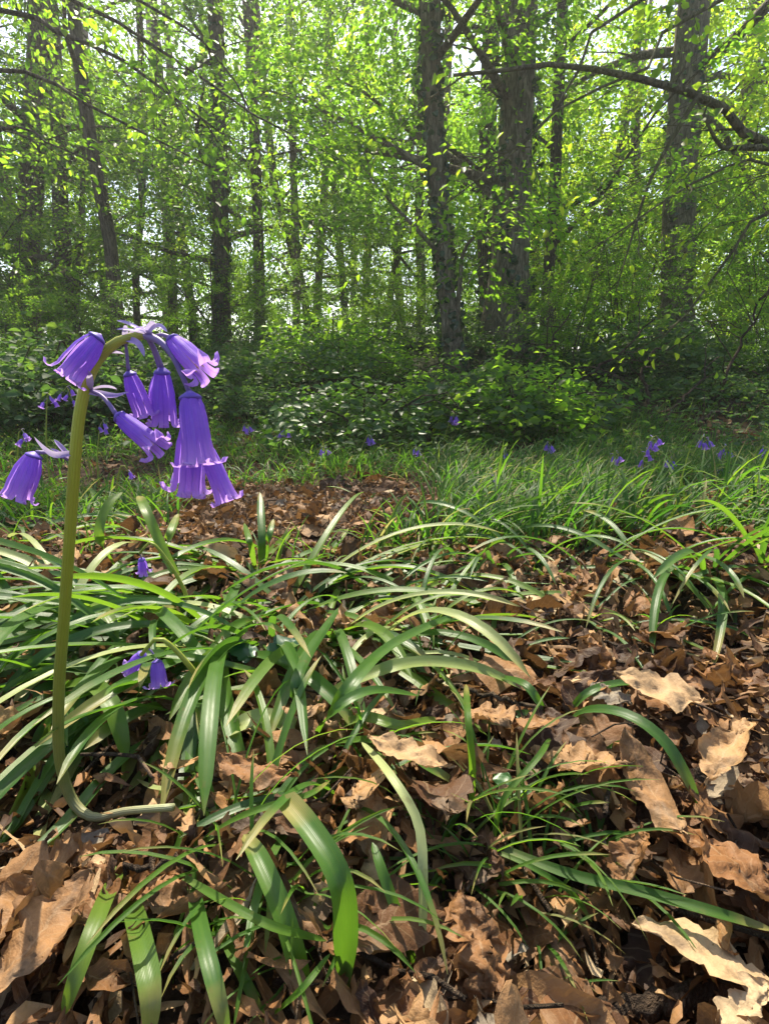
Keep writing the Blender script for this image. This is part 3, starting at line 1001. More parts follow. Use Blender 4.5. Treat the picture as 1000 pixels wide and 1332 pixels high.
HERO = [
    (205, 1150, 125, .78, -102, 3, -4, .46, 'large pinkish-brown crumpled oak leaf by the foot of the arching stem', .002, .25, 1.5, 4.3, .3, 11),
    (562, 1030, 150, .80, 20, -25, 20, .16, 'big dark brown oak leaf with curled tan edge under the pale blade', .02, .8, 1.0, 4.3, .3, 12),
    (545, 985, 120, .38, 75, 10, 0, .78, 'narrow pale tan leaf curled over the big dark brown one', .032, .5, 1.2, 4.3, .3, 13),
    (770, 995, 135, .62, 60, -15, 10, .64, 'ragged tan oak leaf with torn lobes in the open litter', .02, .5, 1.3, 4.6, .4, 14),
    (825, 1105, 90, .8, 140, -25, 20, .46, 'small orange-brown cupped leaf on the litter slope', .02, .8, 1.0, 4.3, .2, 15),
    (945, 1255, 190, .42, 60, 10, 12, .84, 'long pale tan leaf lying lengthwise above the dark stick', .02, .35, .8, 3.6, .25, 16),
    (965, 1322, 120, .7, -60, 6, 0, .88, 'pale cream-tan lobed leaf cut off at the bottom corner', .02, .3, .8, 4.3, .34, 17),
    (668, 872, 100, .6, 80, 12, -10, .5, 'smooth orange leaf lying flat beside the long arching blade', .022, .4, .5, 1.0, .04, 18),
    (640, 935, 95, .75, 30, -20, 10, .6, 'crumpled sandy leaf below the smooth orange leaf', .02, .7, 1.3, 4.3, .3, 19),
    (700, 940, 60, .9, 130, 10, 10, .5, 'small round copper leaf beside the crumpled sandy leaf', .02, .6, .8, 2, .1, 20),
    (872, 900, 120, .55, 70, 8, -12, .80, 'pale dry leaf bleached almost cream in the open litter', .02, .4, 1.0, 4, .3, 21),
    (35, 1235, 180, .6, -25, 12, -12, .55, 'broad flat sandy leaf lying alone below the curved stem foot', .02, .4, 1.2, 4.2, .3, 22),
    (228, 992, 85, .62, 10, -28, 15, .70, 'greyish tan leaf standing on edge behind the arching stem foot', .02, .6, .9, 4.2, .3, 23),
    (345, 1002, 110, .55, 85, 10, 0, .42, 'russet leaf with dark spots lying near the broad bent blade', .02, .5, 1.2, 4.3, .3, 24),
    (465, 1030, 95, .8, 0, -20, -15, .66, 'brown oak leaf tilted upright between the grass blades', .02, .6, 1.0, 4.3, .3, 25),
    (960, 1130, 150, .6, 45, 14, 10, .40, 'rust-brown leaf with frayed edge high on the litter slope', .025, .5, 1.2, 4.5, .34, 26),
    (855, 1040, 160, .34, 8, 14, -10, .58, 'long narrow brown leaf strip pointing uphill', .025, .8, 1.3, 3, .2, 27),
    (630, 1255, 150, .55, 12, 38, 10, .44, 'torn fibrous russet leaf standing steeply in the dark hollow', .02, .8, 2.0, 5, .45, 28),
    (70, 1125, 90, .7, -80, 6, 6, .62, 'small tan leaf just under the curved stem foot', .006, .5, 1.2, 4.3, .3, 29),
    (395, 925, 60, .9, 15, -30, 5, .72, 'rough grey-brown leaf scrap behind the yellow-tipped blade', .03, .7, 1.8, 3, .2, 30),
    (800, 905, 60, .8, 30, 0, 0, 1.0, 'small pale grey leaf in the middle of the open litter', .02, .4, 1.0, 4, .2, 31),
    (940, 985, 130, .5, -50, 18, -8, .74, 'curled tan leaf propped over a dark hole in the slope', .03, .7, 1.2, 4, .3, 32),
    (885, 1140, 80, .7, -20, 5, 10, .5, 'chestnut leaf folded in half low on the litter slope', .02, .9, .8, 4, .2, 33),
    (120, 1180, 120, .6, 30, -10, 0, .36, 'dark russet leaf half buried beside the pale shiny blade', .012, .6, 1.4, 4, .3, 34),
]


def in_poly(px, py, poly):
    inside = np.zeros(len(px), bool)
    n = len(poly)
    for i in range(n):
        x1, y1 = poly[i]
        x2, y2 = poly[(i + 1) % n]
        c = ((y1 > py) != (y2 > py)) & (px < (x2 - x1) * (py - y1) / (y2 - y1 + 1e-9) + x1)
        inside ^= c
    return inside


BARE = [(235, 640), (560, 630), (560, 690), (440, 740), (230, 745)]          # litter patch behind the clump
SLOPE = [(560, 760), (1100, 735), (1100, 1400), (480, 1400), (520, 960)]     # open litter


def scatter_litter():
    r = np.random.default_rng(9)
    for h in HERO:
        hero_leaf(*h[:9], h[9] + .011, h[10], h[11], h[12], h[13], h[14])
    n = 8600
    # polar scatter, denser close to the viewer
    y = .05 + 2.9 * r.random(n) ** 1.55
    x = (r.random(n) * 2 - 1) * (.25 + .95 * y)
    sz = r.uniform(.018, .062, n) * (1 - .3 * (r.random(n) < .4))
    z = gz(x, y)
    px, py, dep = px_of(np.stack([x, y, z], 1))
    keep = np.ones(n, bool)
    grassy = (py < 740) & ~in_poly(px, py, BARE)
    keep &= ~(grassy & (r.random(n) < .45))
    foot = np.array([G(a, b)[:2] for a, b in ((85, 1020), (108, 1064), (150, 1054), (200, 1050))])
    keep &= np.min(np.hypot(x[:, None] - foot[:, 0], y[:, None] - foot[:, 1] + .008), 1) > .034
    keep &= np.hypot(x, y) > .10
    keep &= ~((px > 560) & (px < 880) & (py > 1090) & (py < 1400) & (r.random(n) < .62))
    keep &= ~((px > 50) & (px < 275) & (py > 1000) & (py < 1150) & (sz > .022))
    keep &= ~((px > 60) & (px < 480) & (py > 1150) & (py < 1480) & (sz > .024))
    x, y, sz, z, px, py, dep = (a[keep] for a in (x, y, sz, z, px, py, dep))
    n = len(x)
    size_px = sz / np.maximum(dep, .05) * FPX
    vis = (px > -10) & (px < 1010) & (py > 560) & (py < 1345) & (dep > .03)
    show = np.where(vis, size_px, 0)
    order = np.argsort(-show)
    big = set(order[:255].tolist())
    mb = MB()
    zones = lambda a, b: ('in the sunny corner under the arching stem' if a < 330 and b > 980 else
                          'between the broad front blades' if a < 560 and b > 980 else
                          'in the dark hollow at the front' if a < 860 and b > 1090 else
                          'on the steep litter slope' if a > 700 and b > 940 else
                          'in the open litter beyond the slope' if a > 560 else 'under the big leaf clump')
    for i in range(n):
        L = sz[i]
        tint = float(np.clip(r.choice([.05, .2, .3, .42, .5, .6, .72, .85, 1.0], p=[.19, .19, .13, .13, .10, .10, .08, .06, .02]) + r.normal(0, .05), 0, 1))
        near = i in big
        lb = r.choice([3.6, 2.8, 1.0], p=[.35, .25, .4])
        V, F, uv = oak_leaf(L, L * r.uniform(.42, .72), r, 26 if near else 15, 9 if near else 5, r.uniform(.15, .9), lb, r.uniform(.7, 2.2), .28 if lb > 2 else .04)
        A = frame(r.uniform(0, 6.28), r.normal(0, .5), r.normal(0, .55))
        V = V @ A.T
        p = np.array([x[i], y[i], z[i] + r.uniform(-.006, .024)])
        if near:
            o = make('fallen_leaf', V, F, M['litter'], uv=uv, tint=tint)
            o.location = p
            zn = zones(px[i], py[i])
            tag(o, f'{tone(tint)} {"lobed" if lb > 2 else "smooth-edged"} dry leaf {zn}', 'fallen leaf', f'{tone(tint)} dry leaves {zn}')
        else:
            mb.add(V + p, F, uv, tint)
    for i in range(3600):                        # shredded strips
        yy = .06 + 1.5 * r.random() ** 1.7
        xx = r.uniform(-1, 1) * (.2 + .85 * yy)
        V, F, uv = oak_leaf(r.uniform(.014, .042), r.uniform(.0025, .008), r, 9, 3, .8, 1.2, 3, .3)
        V = V @ frame(r.uniform(0, 6.28), r.normal(.1, .5), r.normal(0, .7)).T
        mb.add(V + np.array([xx, yy, gz(xx, yy) + r.uniform(.002, .026)]), F, uv, np.clip(r.normal(.36, .25), 0, 1))
    for i in range(13000):                       # crumbled pieces
        yy = .06 + 1.8 * r.random() ** 1.7
        xx = r.uniform(-1, 1) * (.2 + .85 * yy)
        V, F, uv = oak_leaf(r.uniform(.005, .022), r.uniform(.003, .014), r, 6, 4, .9, 1.5, 3, .3)
        V = V @ frame(r.uniform(0, 6.28), r.normal(0, .7), r.normal(0, .7)).T
        mb.add(V + np.array([xx, yy, gz(xx, yy) + r.uniform(0, .024)]), F, uv, np.clip(r.normal(.42, .26), 0, 1))
    o = mb.build('leaf_litter', M['litter'])
    o['kind'] = 'stuff'
    # fine twigs and dead stalks in the litter
    tw = MB()
    for i in range(420):
        yy = .08 + 1.5 * r.random() ** 1.6
        xx = r.uniform(-1, 1) * (.2 + .8 * yy)
        a = r.uniform(0, 6.28)
        ln = r.uniform(.02, .09)
        d = np.array([math.cos(a), math.sin(a), r.normal(0, .2)])
        c = np.array([xx, yy, gz(xx, yy) + r.uniform(.006, .026)])
        t = np.linspace(-.5, .5, 6)[:, None]
        tw.add(*tube(c + d * ln * t + r.normal(0, .0025, (6, 3)), r.uniform(.0004, .0013), 5, .1, r, cap=False))
    o = tw.build('twig_debris', M['stick'])
    o['kind'] = 'stuff'


scatter_litter()


def stick(pts, rad, label, name='fallen_stick', seed=1):
    r = np.random.default_rng(seed)
    P = np.array([G(x, y, h) for x, y, h in pts])
    Q = crv(P, 20) + r.normal(0, .0012, (20, 3))
    o = P[0]
    mb = MB()
    mb.add(*tube(Q, rad * (1 + r.normal(0, .07, 20)), 10, .06, r))
    q = mb.build(name, M['stick'], None, o)
    q.location = o
    tag(q, label, 'stick', 'fallen sticks')


stick([(700, 1345, .012), (790, 1318, .016), (880, 1295, .018), (960, 1278, .012)], .0042, 'thick dark stick lying across the bottom of the dark hollow')
stick([(165, 1135, .02), (215, 1122, .026), (268, 1112, .02)], .0012, 'thin brown twig beside the pinkish crumpled leaf', seed=2)
stick([(905, 1010, .03), (925, 985, .038), (948, 965, .03)], .0022, 'short dark stub poking out of the litter slope', seed=3)
stick([(560, 880, .02), (640, 905, .028), (720, 925, .02)], .0014, 'pale thin twig beneath the smooth orange leaf', seed=4)


# ------------------------------------------------------------------ bluebell leaves and grass
def px_blade(pts, wpx, tint, label_parent=None, fold=.22, twist=0.0, tip=.72, base=.75, wob=.03, n=22):
    P = np.array([G(x, y, h) for x, y, h in pts])
    mid = P[len(P) // 2]
    w = wpx * ((mid - C0) @ FW) / FPX
    up = nrm(C0 - mid) * .6 + np.array([0, 0, 1.])
    return strap(P, w, fold, n, twist, tip, base, up, 5, wob)


def bluebell_plant(name, label, blades, group=None, cat='plant', mat='blade'):
    """blades: (pixel polyline root first with height above ground, width in px, tint)"""
    o = G(*blades[0][0][0][:2], 0)
    root = empty(name, o, label, cat, group)
    for pts, w, tint, *kw in blades:
        V, F, uv = px_blade(pts, w, tint, **(kw[0] if kw else {}))
        make('leaf', V - o, F, M[mat], root, uv=uv, tint=tint)
    return root


bluebell_plant('bluebell_plant', 'broad glossy blade bent over at the top, rooted at the front of the litter', [
    ([(447, 1295, .002), (449, 1215, .03), (440, 1145, .05), (408, 1088, .052), (366, 1036, .046)], 33, .42, dict(tip=.93, base=.45, fold=.3)),
    ([(398, 1310, .002), (385, 1250, .02), (366, 1185, .032), (340, 1125, .034), (318, 1085, .03)], 27, .55, dict(fold=.3))], 'bluebell leaf plants')
bluebell_plant('bluebell_plant', 'slim pale whitish blade standing upright in the front, with a green one beside it', [
    ([(543, 1288, .002), (549, 1215, .022), (550, 1140, .04), (543, 1070, .05), (508, 1010, .05), (470, 965, .03)], 12.5, 1.0, dict(base=.5)),
    ([(540, 1262, .002), (518, 1195, .02), (497, 1135, .03), (484, 1095, .03)], 14, .45)], 'bluebell leaf plants')
bluebell_plant('bluebell_plant', 'pair of short grey-green blades spreading below the pinkish crumpled leaf', [
    ([(160, 1125, .010), (132, 1185, .030), (106, 1255, .032), (82, 1325, .022)], 24, .72),
    ([(168, 1165, .010), (184, 1225, .030), (196, 1290, .034), (196, 1350, .024)], 30, .62),
    ([(250, 1150, .010), (264, 1220, .032), (283, 1295, .034), (296, 1350, .024)], 23, .35)], 'bluebell leaf plants')
bluebell_plant('grass_plant', 'bright thin grass blades crossing in front of the broad bent blade', [
    ([(240, 1142, .02), (300, 1178, .035), (360, 1208, .035), (425, 1224, .02)], 12, .72),
    ([(272, 1180, .004), (308, 1255, .02), (348, 1335, .01)], 13, .75),
    ([(300, 1060, .004), (330, 1100, .03), (352, 1150, .03), (345, 1240, .02)], 10, .5),
    ([(250, 1100, .004), (320, 1060, .04), (400, 1035, .04), (430, 1015, .03)], 9, .7),
    ([(345, 1330, .004), (390, 1290, .03), (430, 1240, .03)], 9, .6)], 'grass plants', 'grass', 'grass')
bluebell_plant('grass_plant', 'dark green grass runner stretching across the shadowed hollow', [
    ([(655, 1105, .02), (740, 1138, .035), (830, 1160, .04), (930, 1188, .04), (1010, 1212, .03)], 15, .3),
    ([(650, 1110, .02), (690, 1128, .03), (740, 1160, .03), (770, 1200, .02)], 8, .5),
    ([(640, 1100, .01), (655, 1040, .03), (700, 985, .04), (715, 960, .03)], 8, .6),
    ([(612, 1070, .004), (614, 1000, .04), (608, 930, .06), (606, 890, .05)], 9, .7)], 'grass plants', 'grass', 'grass')
bluebell_plant('bluebell_plant', 'leaf clump with one long pale blade arching far over the litter', [
    ([(395, 960, .002), (430, 905, .03), (500, 872, .05), (560, 862, .052), (625, 872, .045), (688, 900, .02)], 17, .85, dict(wob=.06)),
    ([(405, 970, .002), (450, 900, .05), (510, 840, .06), (590, 800, .05)], 15, .4),
    ([(400, 965, .002), (385, 900, .05), (400, 850, .06), (440, 790, .05)], 14, .25),
    ([(410, 965, .002), (470, 935, .03), (520, 945, .03), (570, 935, .02)], 16, .72),
    ([(395, 975, .002), (380, 948, .025), (345, 934, .03), (312, 945, .03), (278, 976, .012)], 24, .97, dict(tip=.55)),
    ([(408, 968, .002), (500, 965, .03), (560, 1000, .03), (610, 1030, .02)], 14, .55),
    ([(405, 975, .002), (430, 930, .04), (480, 900, .05), (545, 905, .04)], 14, .45)], 'bluebell leaf plants')
bluebell_plant('bluebell_plant', 'small dark green tuft whose arched blade droops over the open litter', [
    ([(725, 950, .002), (762, 926, .03), (812, 930, .042), (860, 962, .042), (893, 1015, .03), (911, 1058, .012)], 17, .22),
    ([(722, 952, .002), (700, 915, .03), (680, 890, .04), (640, 880, .03)], 12, .3),
    ([(728, 948, .002), (760, 905, .03), (800, 890, .03), (840, 890, .02)], 11, .35),
    ([(730, 955, .002), (690, 930, .02), (650, 935, .02)], 11, .3)], 'bluebell leaf plants')
bluebell_plant('bluebell_plant', 'bright green blade folded down like an elbow beside the tall flower stem', [
    ([(60, 905, .002), (90, 893, .03), (122, 893, .045), (148, 925, .045), (166, 990, .02)], 22, .65, dict(tip=.8)),
    ([(40, 990, .002), (60, 945, .02), (100, 930, .03), (120, 990, .015)], 15, .5)], 'bluebell leaf plants')
bluebell_plant('bluebell_plant', 'stout blades standing upright behind the flower bells at the litter patch edge', [
    ([(340, 742, .002), (341, 710, .04), (340, 675, .07), (338, 640, .09)], 10, .3),
    ([(344, 742, .002), (350, 700, .05), (356, 675, .07)], 8, .5),
    ([(332, 742, .002), (325, 705, .05), (318, 680, .06)], 8, .6)], 'bluebell leaf plants')
bluebell_plant('bluebell_plant', 'bright upright green blades behind the small single bell', [
    ([(240, 770, .002), (214, 720, .04), (190, 665, .08), (181, 645, .09)], 13, .7),
    ([(205, 745, .002), (220, 700, .05), (232, 668, .07)], 11, .75),
    ([(150, 740, .002), (130, 700, .05), (140, 660, .08), (160, 640, .09)], 12, .65)], 'bluebell leaf plants')


def clump(name, label, pos, n, length, width, rng, tints=(.1, .75), spread=(.9, 2.25), bias=None, group='bluebell leaf plants', cat='plant', mat='blade', nseg=15, part='leaf'):
    """a rosette of arching strap leaves at a ground point; bias = (azimuth, spread) favours one direction"""
    pos = np.array([pos[0], pos[1], gz(pos[0], pos[1]) - .003])
    root = empty(name, pos, label, cat, group)
    for q in range(n):
        a = rng.uniform(0, 6.28) if bias is None or rng.random() < .2 else rng.normal(bias[0], bias[1])
        L = length * rng.uniform(.6, 1.15)
        e0 = PI / 2 - rng.uniform(*spread) * .6
        k = rng.uniform(.7, 2.0)
        t = np.linspace(0, 1, 9)
        e = e0 - k * t ** 1.25
        az = a + rng.normal(0, .3) * t
        st = np.stack([np.cos(e) * np.cos(az), np.cos(e) * np.sin(az), np.sin(e)], 1) * L / 8
        P = np.vstack([[0, 0, 0], np.cumsum(st[:-1], 0)]) + np.array([rng.normal(0, .006), rng.normal(0, .006), 0])
        g = gz(P[:, 0] + pos[0], P[:, 1] + pos[1]) - pos[2] + .006 + .012 * rng.random()
        P[1:, 2] = np.maximum(P[1:, 2], g[1:])
        V, F, uv = strap(P, width * rng.uniform(.6, 1.2), rng.uniform(.15, .35), nseg, rng.normal(0, .5), rng.uniform(.6, .8), .7, (0, 0, 1), 5, .04, rng)
        ti = rng.uniform(*tints) if rng.random() > .06 else .95
        make(part, V, F, M[mat], root, uv=uv, tint=ti)
    return root


def plant_clumps():
    r = np.random.default_rng(14)
    W = lambda px, py: G(px, py)[:2]
    L = [  # px, py, leaves, length, width, bias azimuth (deg), label
        (330, 755, 16, .26, .0105, 215, 'biggest leaf clump, long glossy blades pouring towards the tall flower stem'),
        (285, 790, 14, .24, .0105, 225, 'dense glossy leaf clump between the tall stem and the two-belled flower'),
        (375, 800, 12, .23, .0100, 270, 'leaf clump with blue-green blades falling straight down above the lobed herb'),
        (405, 770, 12, .22, .0090, 330, 'leaf clump whose blades fan over the bare litter edge'),
        (455, 790, 10, .20, .0085, 0, 'loose leaf clump in the centre reaching over brown leaves'),
        (225, 845, 12, .22, .0105, 230, 'shiny whitish-lit leaf clump around the two-belled flower'),
        (300, 860, 10, .20, .0095, 260, 'dark leaf clump just behind the yellow-tipped blade'),
        (160, 800, 12, .24, .0105, 215, 'sunlit leaf clump directly behind the tall flower stem'),
        (110, 770, 10, .22, .0100, 190, 'leaf clump behind the tall stem with blades lying flat'),
        (40, 760, 11, .22, .0105, 200, 'shiny leaf clump at the shaded edge below the lone bell'),
        (30, 850, 11, .20, .0105, 200, 'arching leaf clump at the edge beside the tall stem'),
        (100, 900, 9, .17, .0100, 225, 'flat white-shining leaf clump crossing behind the stem foot'),
        (480, 850, 10, .19, .0085, 340, 'green leaf clump behind the long pale arching blade'),
        (540, 830, 8, .17, .0075, 20, 'sparse leaf tuft at the near edge of the open litter'),
        (560, 770, 9, .18, .0075, 60, 'leaf tuft on the rim of the open litter below the grass'),
        (640, 745, 9, .18, .0075, 270, 'pale drooping leaf tuft on the rim of the litter'),
        (700, 745, 9, .18, .0075, 280, 'curling leaf tuft with bleached tips on the litter rim'),
        (765, 748, 9, .18, .0075, 280, 'drooping leaf tuft below the dark purple flower head'),
        (840, 750, 9, .18, .0075, 270, 'leaf tuft with yellow lying blades beside the purple flower head'),
        (920, 748, 9, .18, .0075, 250, 'wide leaf tuft on the rim of the litter by the far bells'),
        (990, 742, 8, .18, .0075, 230, 'leaf tuft at the sunny edge of the litter rim'),
        (475, 660, 9, .15, .0065, 90, 'leaf tuft at the far side of the bare litter patch'),
        (560, 680, 9, .15, .0065, 40, 'leaf tuft between the bare patch and the grass'),
        (600, 715, 9, .19, .0075, 280, 'drooping leaf tuft with curled pale blades in the grass edge'),
        (200, 700, 9, .20, .0085, 200, 'leaf tuft behind the bluebell bells over the bare patch edge'),
        (60, 700, 9, .22, .0095, 180, 'leaf tuft by the shaded edge with blades bent flat'),
        (120, 680, 8, .20, .0080, 120, 'leaf tuft seen just past the tall stem'),
        (335, 1105, 6, .10, .0060, 60, 'small tangled leaf tuft around the broad bent blade'),
        (350, 850, 12, .20, .0095, 240, 'dense dark leaf clump next to the lobed herb'),
        (430, 840, 12, .20, .0095, 300, 'leaf clump spilling towards the long pale arching blade'),
        (500, 780, 12, .20, .0095, 320, 'leaf clump fanning out at the centre of the wood floor'),
        (180, 900, 12, .18, .0095, 230, 'leaf clump right below the two-belled flower'),
        (250, 930, 9, .15, .0095, 250, 'leaf clump between the stem foot and the yellow-tipped blade'),
        (145, 850, 11, .21, .0095, 220, 'leaf clump half way between the tall stem and the two-belled flower'),
        (205, 785, 11, .22, .0095, 215, 'leaf clump directly below the small single bell'),
        (265, 835, 11, .20, .0095, 235, 'leaf clump just past the two-belled flower with drooping blades'),
        (85, 835, 10, .20, .0095, 215, 'leaf clump crossing behind the middle of the tall stem'),
        (440, 905, 9, .14, .0070, 200, 'low leaf clump around the small heart-like herb'),
        (10, 700, 12, .20, .0095, 180, 'leaf clump at the very edge under the lone bell'),
        (150, 650, 10, .16, .0070, 200, 'leaf clump in the green band left of the bare patch'),
        (60, 640, 10, .16, .0070, 160, 'leaf clump under the lone far bell'),
        (240, 640, 9, .14, .0065, 120, 'leaf clump behind the lowest bells'),
        (420, 1050, 8, .10, .0050, 200, 'leaf tuft between the two broad blades'),
        (770, 815, 6, .13, .0050, 330, 'fine leaf tuft alone in the open litter'),
        (640, 880, 5, .11, .0050, 0, 'tiny leaf tuft beside the smooth orange leaf'),
        (950, 830, 4, .12, .0050, 90, 'single thin tuft among the far litter at the sunny edge'),
    ]
    for px, py, n, ln, w, b, lab in L:
        if w > .0092:
            n = int(n * 1.5)
        clump('bluebell_plant', lab, W(px, py), n, ln, w * .84, r, spread=(1.45, 2.5) if py < 830 and px < 600 else (.9, 2.25), bias=(math.radians(b), .55))
    # fine grass tufts in the hollow
    for px, py, n, ln, lab in [(655, 1120, 12, .09, 'fine grass tuft at the head of the dark runner'), (680, 1180, 10, .07, 'fine grass tuft deep in the dark hollow'),
                               (300, 1120, 10, .09, 'fine bright grass tuft by the crumpled pinkish leaf'), (560, 1090, 7, .08, 'fine grass tuft beside the slim pale blade'),
                               (700, 1260, 7, .05, 'fine grass tuft above the thick dark stick'), (470, 990, 7, .08, 'fine grass tuft behind the slim pale blade'),
                               (360, 1180, 12, .07, 'fine grass tuft beneath the broad bent blade'), (270, 1230, 9, .06, 'fine grass tuft between the short grey-green blades'),
                               (600, 1160, 12, .07, 'fine grass tuft between the slim pale blade and the hollow'), (640, 1060, 12, .08, 'fine grass tuft round the little bright herb'),
                               (760, 1150, 9, .07, 'fine grass tuft under the dark runner'), (440, 1240, 8, .06, 'fine grass tuft by the root of the broad bent blade'),
                               (720, 1060, 9, .07, 'fine grass tuft below the ragged tan leaf'),
                               (850, 840, 8, .09, 'fine grass tuft at the far part of the open litter'), (560, 900, 9, .08, 'fine grass tuft under the long pale arching blade')]:
        clump('grass_plant', lab, W(px, py), int(n * 1.3), ln, .0017, r, (.3, .8), (.3, 1.2), None, 'fine grass tufts', 'grass', 'grass', 10)


plant_clumps()


def scatter_grass():
    r = np.random.default_rng(31)
    mb = MB()
    n = 24000
    y = .66 + 2.3 * r.random(n) ** 1.2
    x = (r.random(n) * 2 - 1) * (.35 + .85 * y)
    k = 5.0
    dens = np.sin(k * x + 1.3 * y) + np.sin(3.1 * y * k / 3 - x * 2.2 + 1) + .8 * np.sin(9 * x - 6 * y)
    px, py, dep = px_of(np.stack([x, y, gz(x, y)], 1))
    keep = ~(in_poly(px, py, BARE)) & (py < 752)
    right = px > 580
    keep &= (dens > np.where(right, -1.3, -.7)) | (r.random(n) < .12)
    x, y, px = x[keep], y[keep], px[keep]
    for i in range(len(x)):
        right = px[i] > 560
        L = r.uniform(.06, .14) * (1.05 if right else .8)
        w = r.uniform(.0018, .0048)
        a = r.normal(math.radians(30), 1.0) if right else r.uniform(0, 6.28)
        t = np.linspace(0, 1, 6)
        e = PI / 2 - r.uniform(.1, .8) - r.uniform(.4, 2.1) * t ** 1.4
        st = np.stack([np.cos(e) * np.cos(a), np.cos(e) * np.sin(a), np.sin(e)], 1) * L / 5
        P = np.vstack([[0, 0, 0], np.cumsum(st[:-1], 0)]) + np.array([x[i], y[i], gz(x[i], y[i]) - .004])
        P[1:, 2] = np.maximum(P[1:, 2], gz(P[1:, 0], P[1:, 1]) + .008)
        V, F, uv = strap(P, w, .25, 7, r.normal(0, .5), .55, .8, (0, 0, 1), 3)
        ti = np.clip(r.normal(.45, .22), 0, .82) if r.random() > .04 else .97
        mb.add(V, F, uv, ti)
    o = mb.build('grass', M['grass'])
    o['kind'] = 'stuff'
    # low broad-leaved herbs and ivy creeping between the grass and the bank
    n = 9000
    y = 1.9 + 4.0 * r.random(n)
    x = (r.random(n) * 2 - 1) * (.4 + .85 * y)
    p = np.stack([x, y, gz(x, y) + r.uniform(.01, .09, n)], 1)
    a = r.uniform(0, 6.28, n)
    V, F, T = leaf_cards(p, np.stack([np.cos(a), np.sin(a), r.normal(0, .2, n)], 1), np.array([0, 0, 1.]) + r.normal(0, .35, (n, 3)),
                         r.uniform(.015, .042, n), r.uniform(.013, .03, n), r.random(n))
    g = make('ground_cover', V, F, M['bramble'], tint=T)
    g['kind'] = 'stuff'


scatter_grass()


def herb(px, py, wpx, label, tint, shape, seed, h=.02, head=0):
    """a low green broad leaf on a short stalk"""
    r = np.random.default_rng(seed)
    p = G(px, py)
    top = G(px, py, h)
    L = wpx * ((top - C0) @ FW) / FPX
    root = empty('green_herb', p, label, 'herb', 'small broad-leaved herbs')
    for q, (dh, s) in enumerate(shape):
        V, F, uv = oak_leaf(L * s, L * s * .75, r, 22, 9, .28, 2.2, .7, .26)
        V = V @ frame(math.radians(head + dh), math.radians(18), math.radians(r.normal(0, 12))).T
        off = np.array([-math.sin(math.radians(head + dh)), math.cos(math.radians(head + dh)), 0]) * L * s * .42
        make('leaf', V + off + np.array([0, 0, h]), F, M['herb'], root, uv=uv, tint=tint)
    mb = MB()
    mb.add(*tube(np.array([[0, 0, -.004], [.001, 0, h * .5], [0, 0, h]]), .0009, 6))
    mb.build('stalk', M['stem'], root)


herb(345, 905, 62, 'blue-green lobed herb leaf pair under the falling blades', .15, ((70, 1), (-60, 1), (200, .5)), 3, .03)
herb(462, 945, 38, 'small heart-like bright herb leaf beside the long pale blade', .8, ((20, 1), (150, .6)), 4, .02)
herb(660, 1075, 42, 'little bright herb at the head of the dark runner', .8, ((0, 1), (130, .7), (-110, .8)), 5, .02)
herb(700, 1170, 40, 'small herb in shade inside the dark hollow', .4, ((40, 1), (170, .8)), 6, .015)


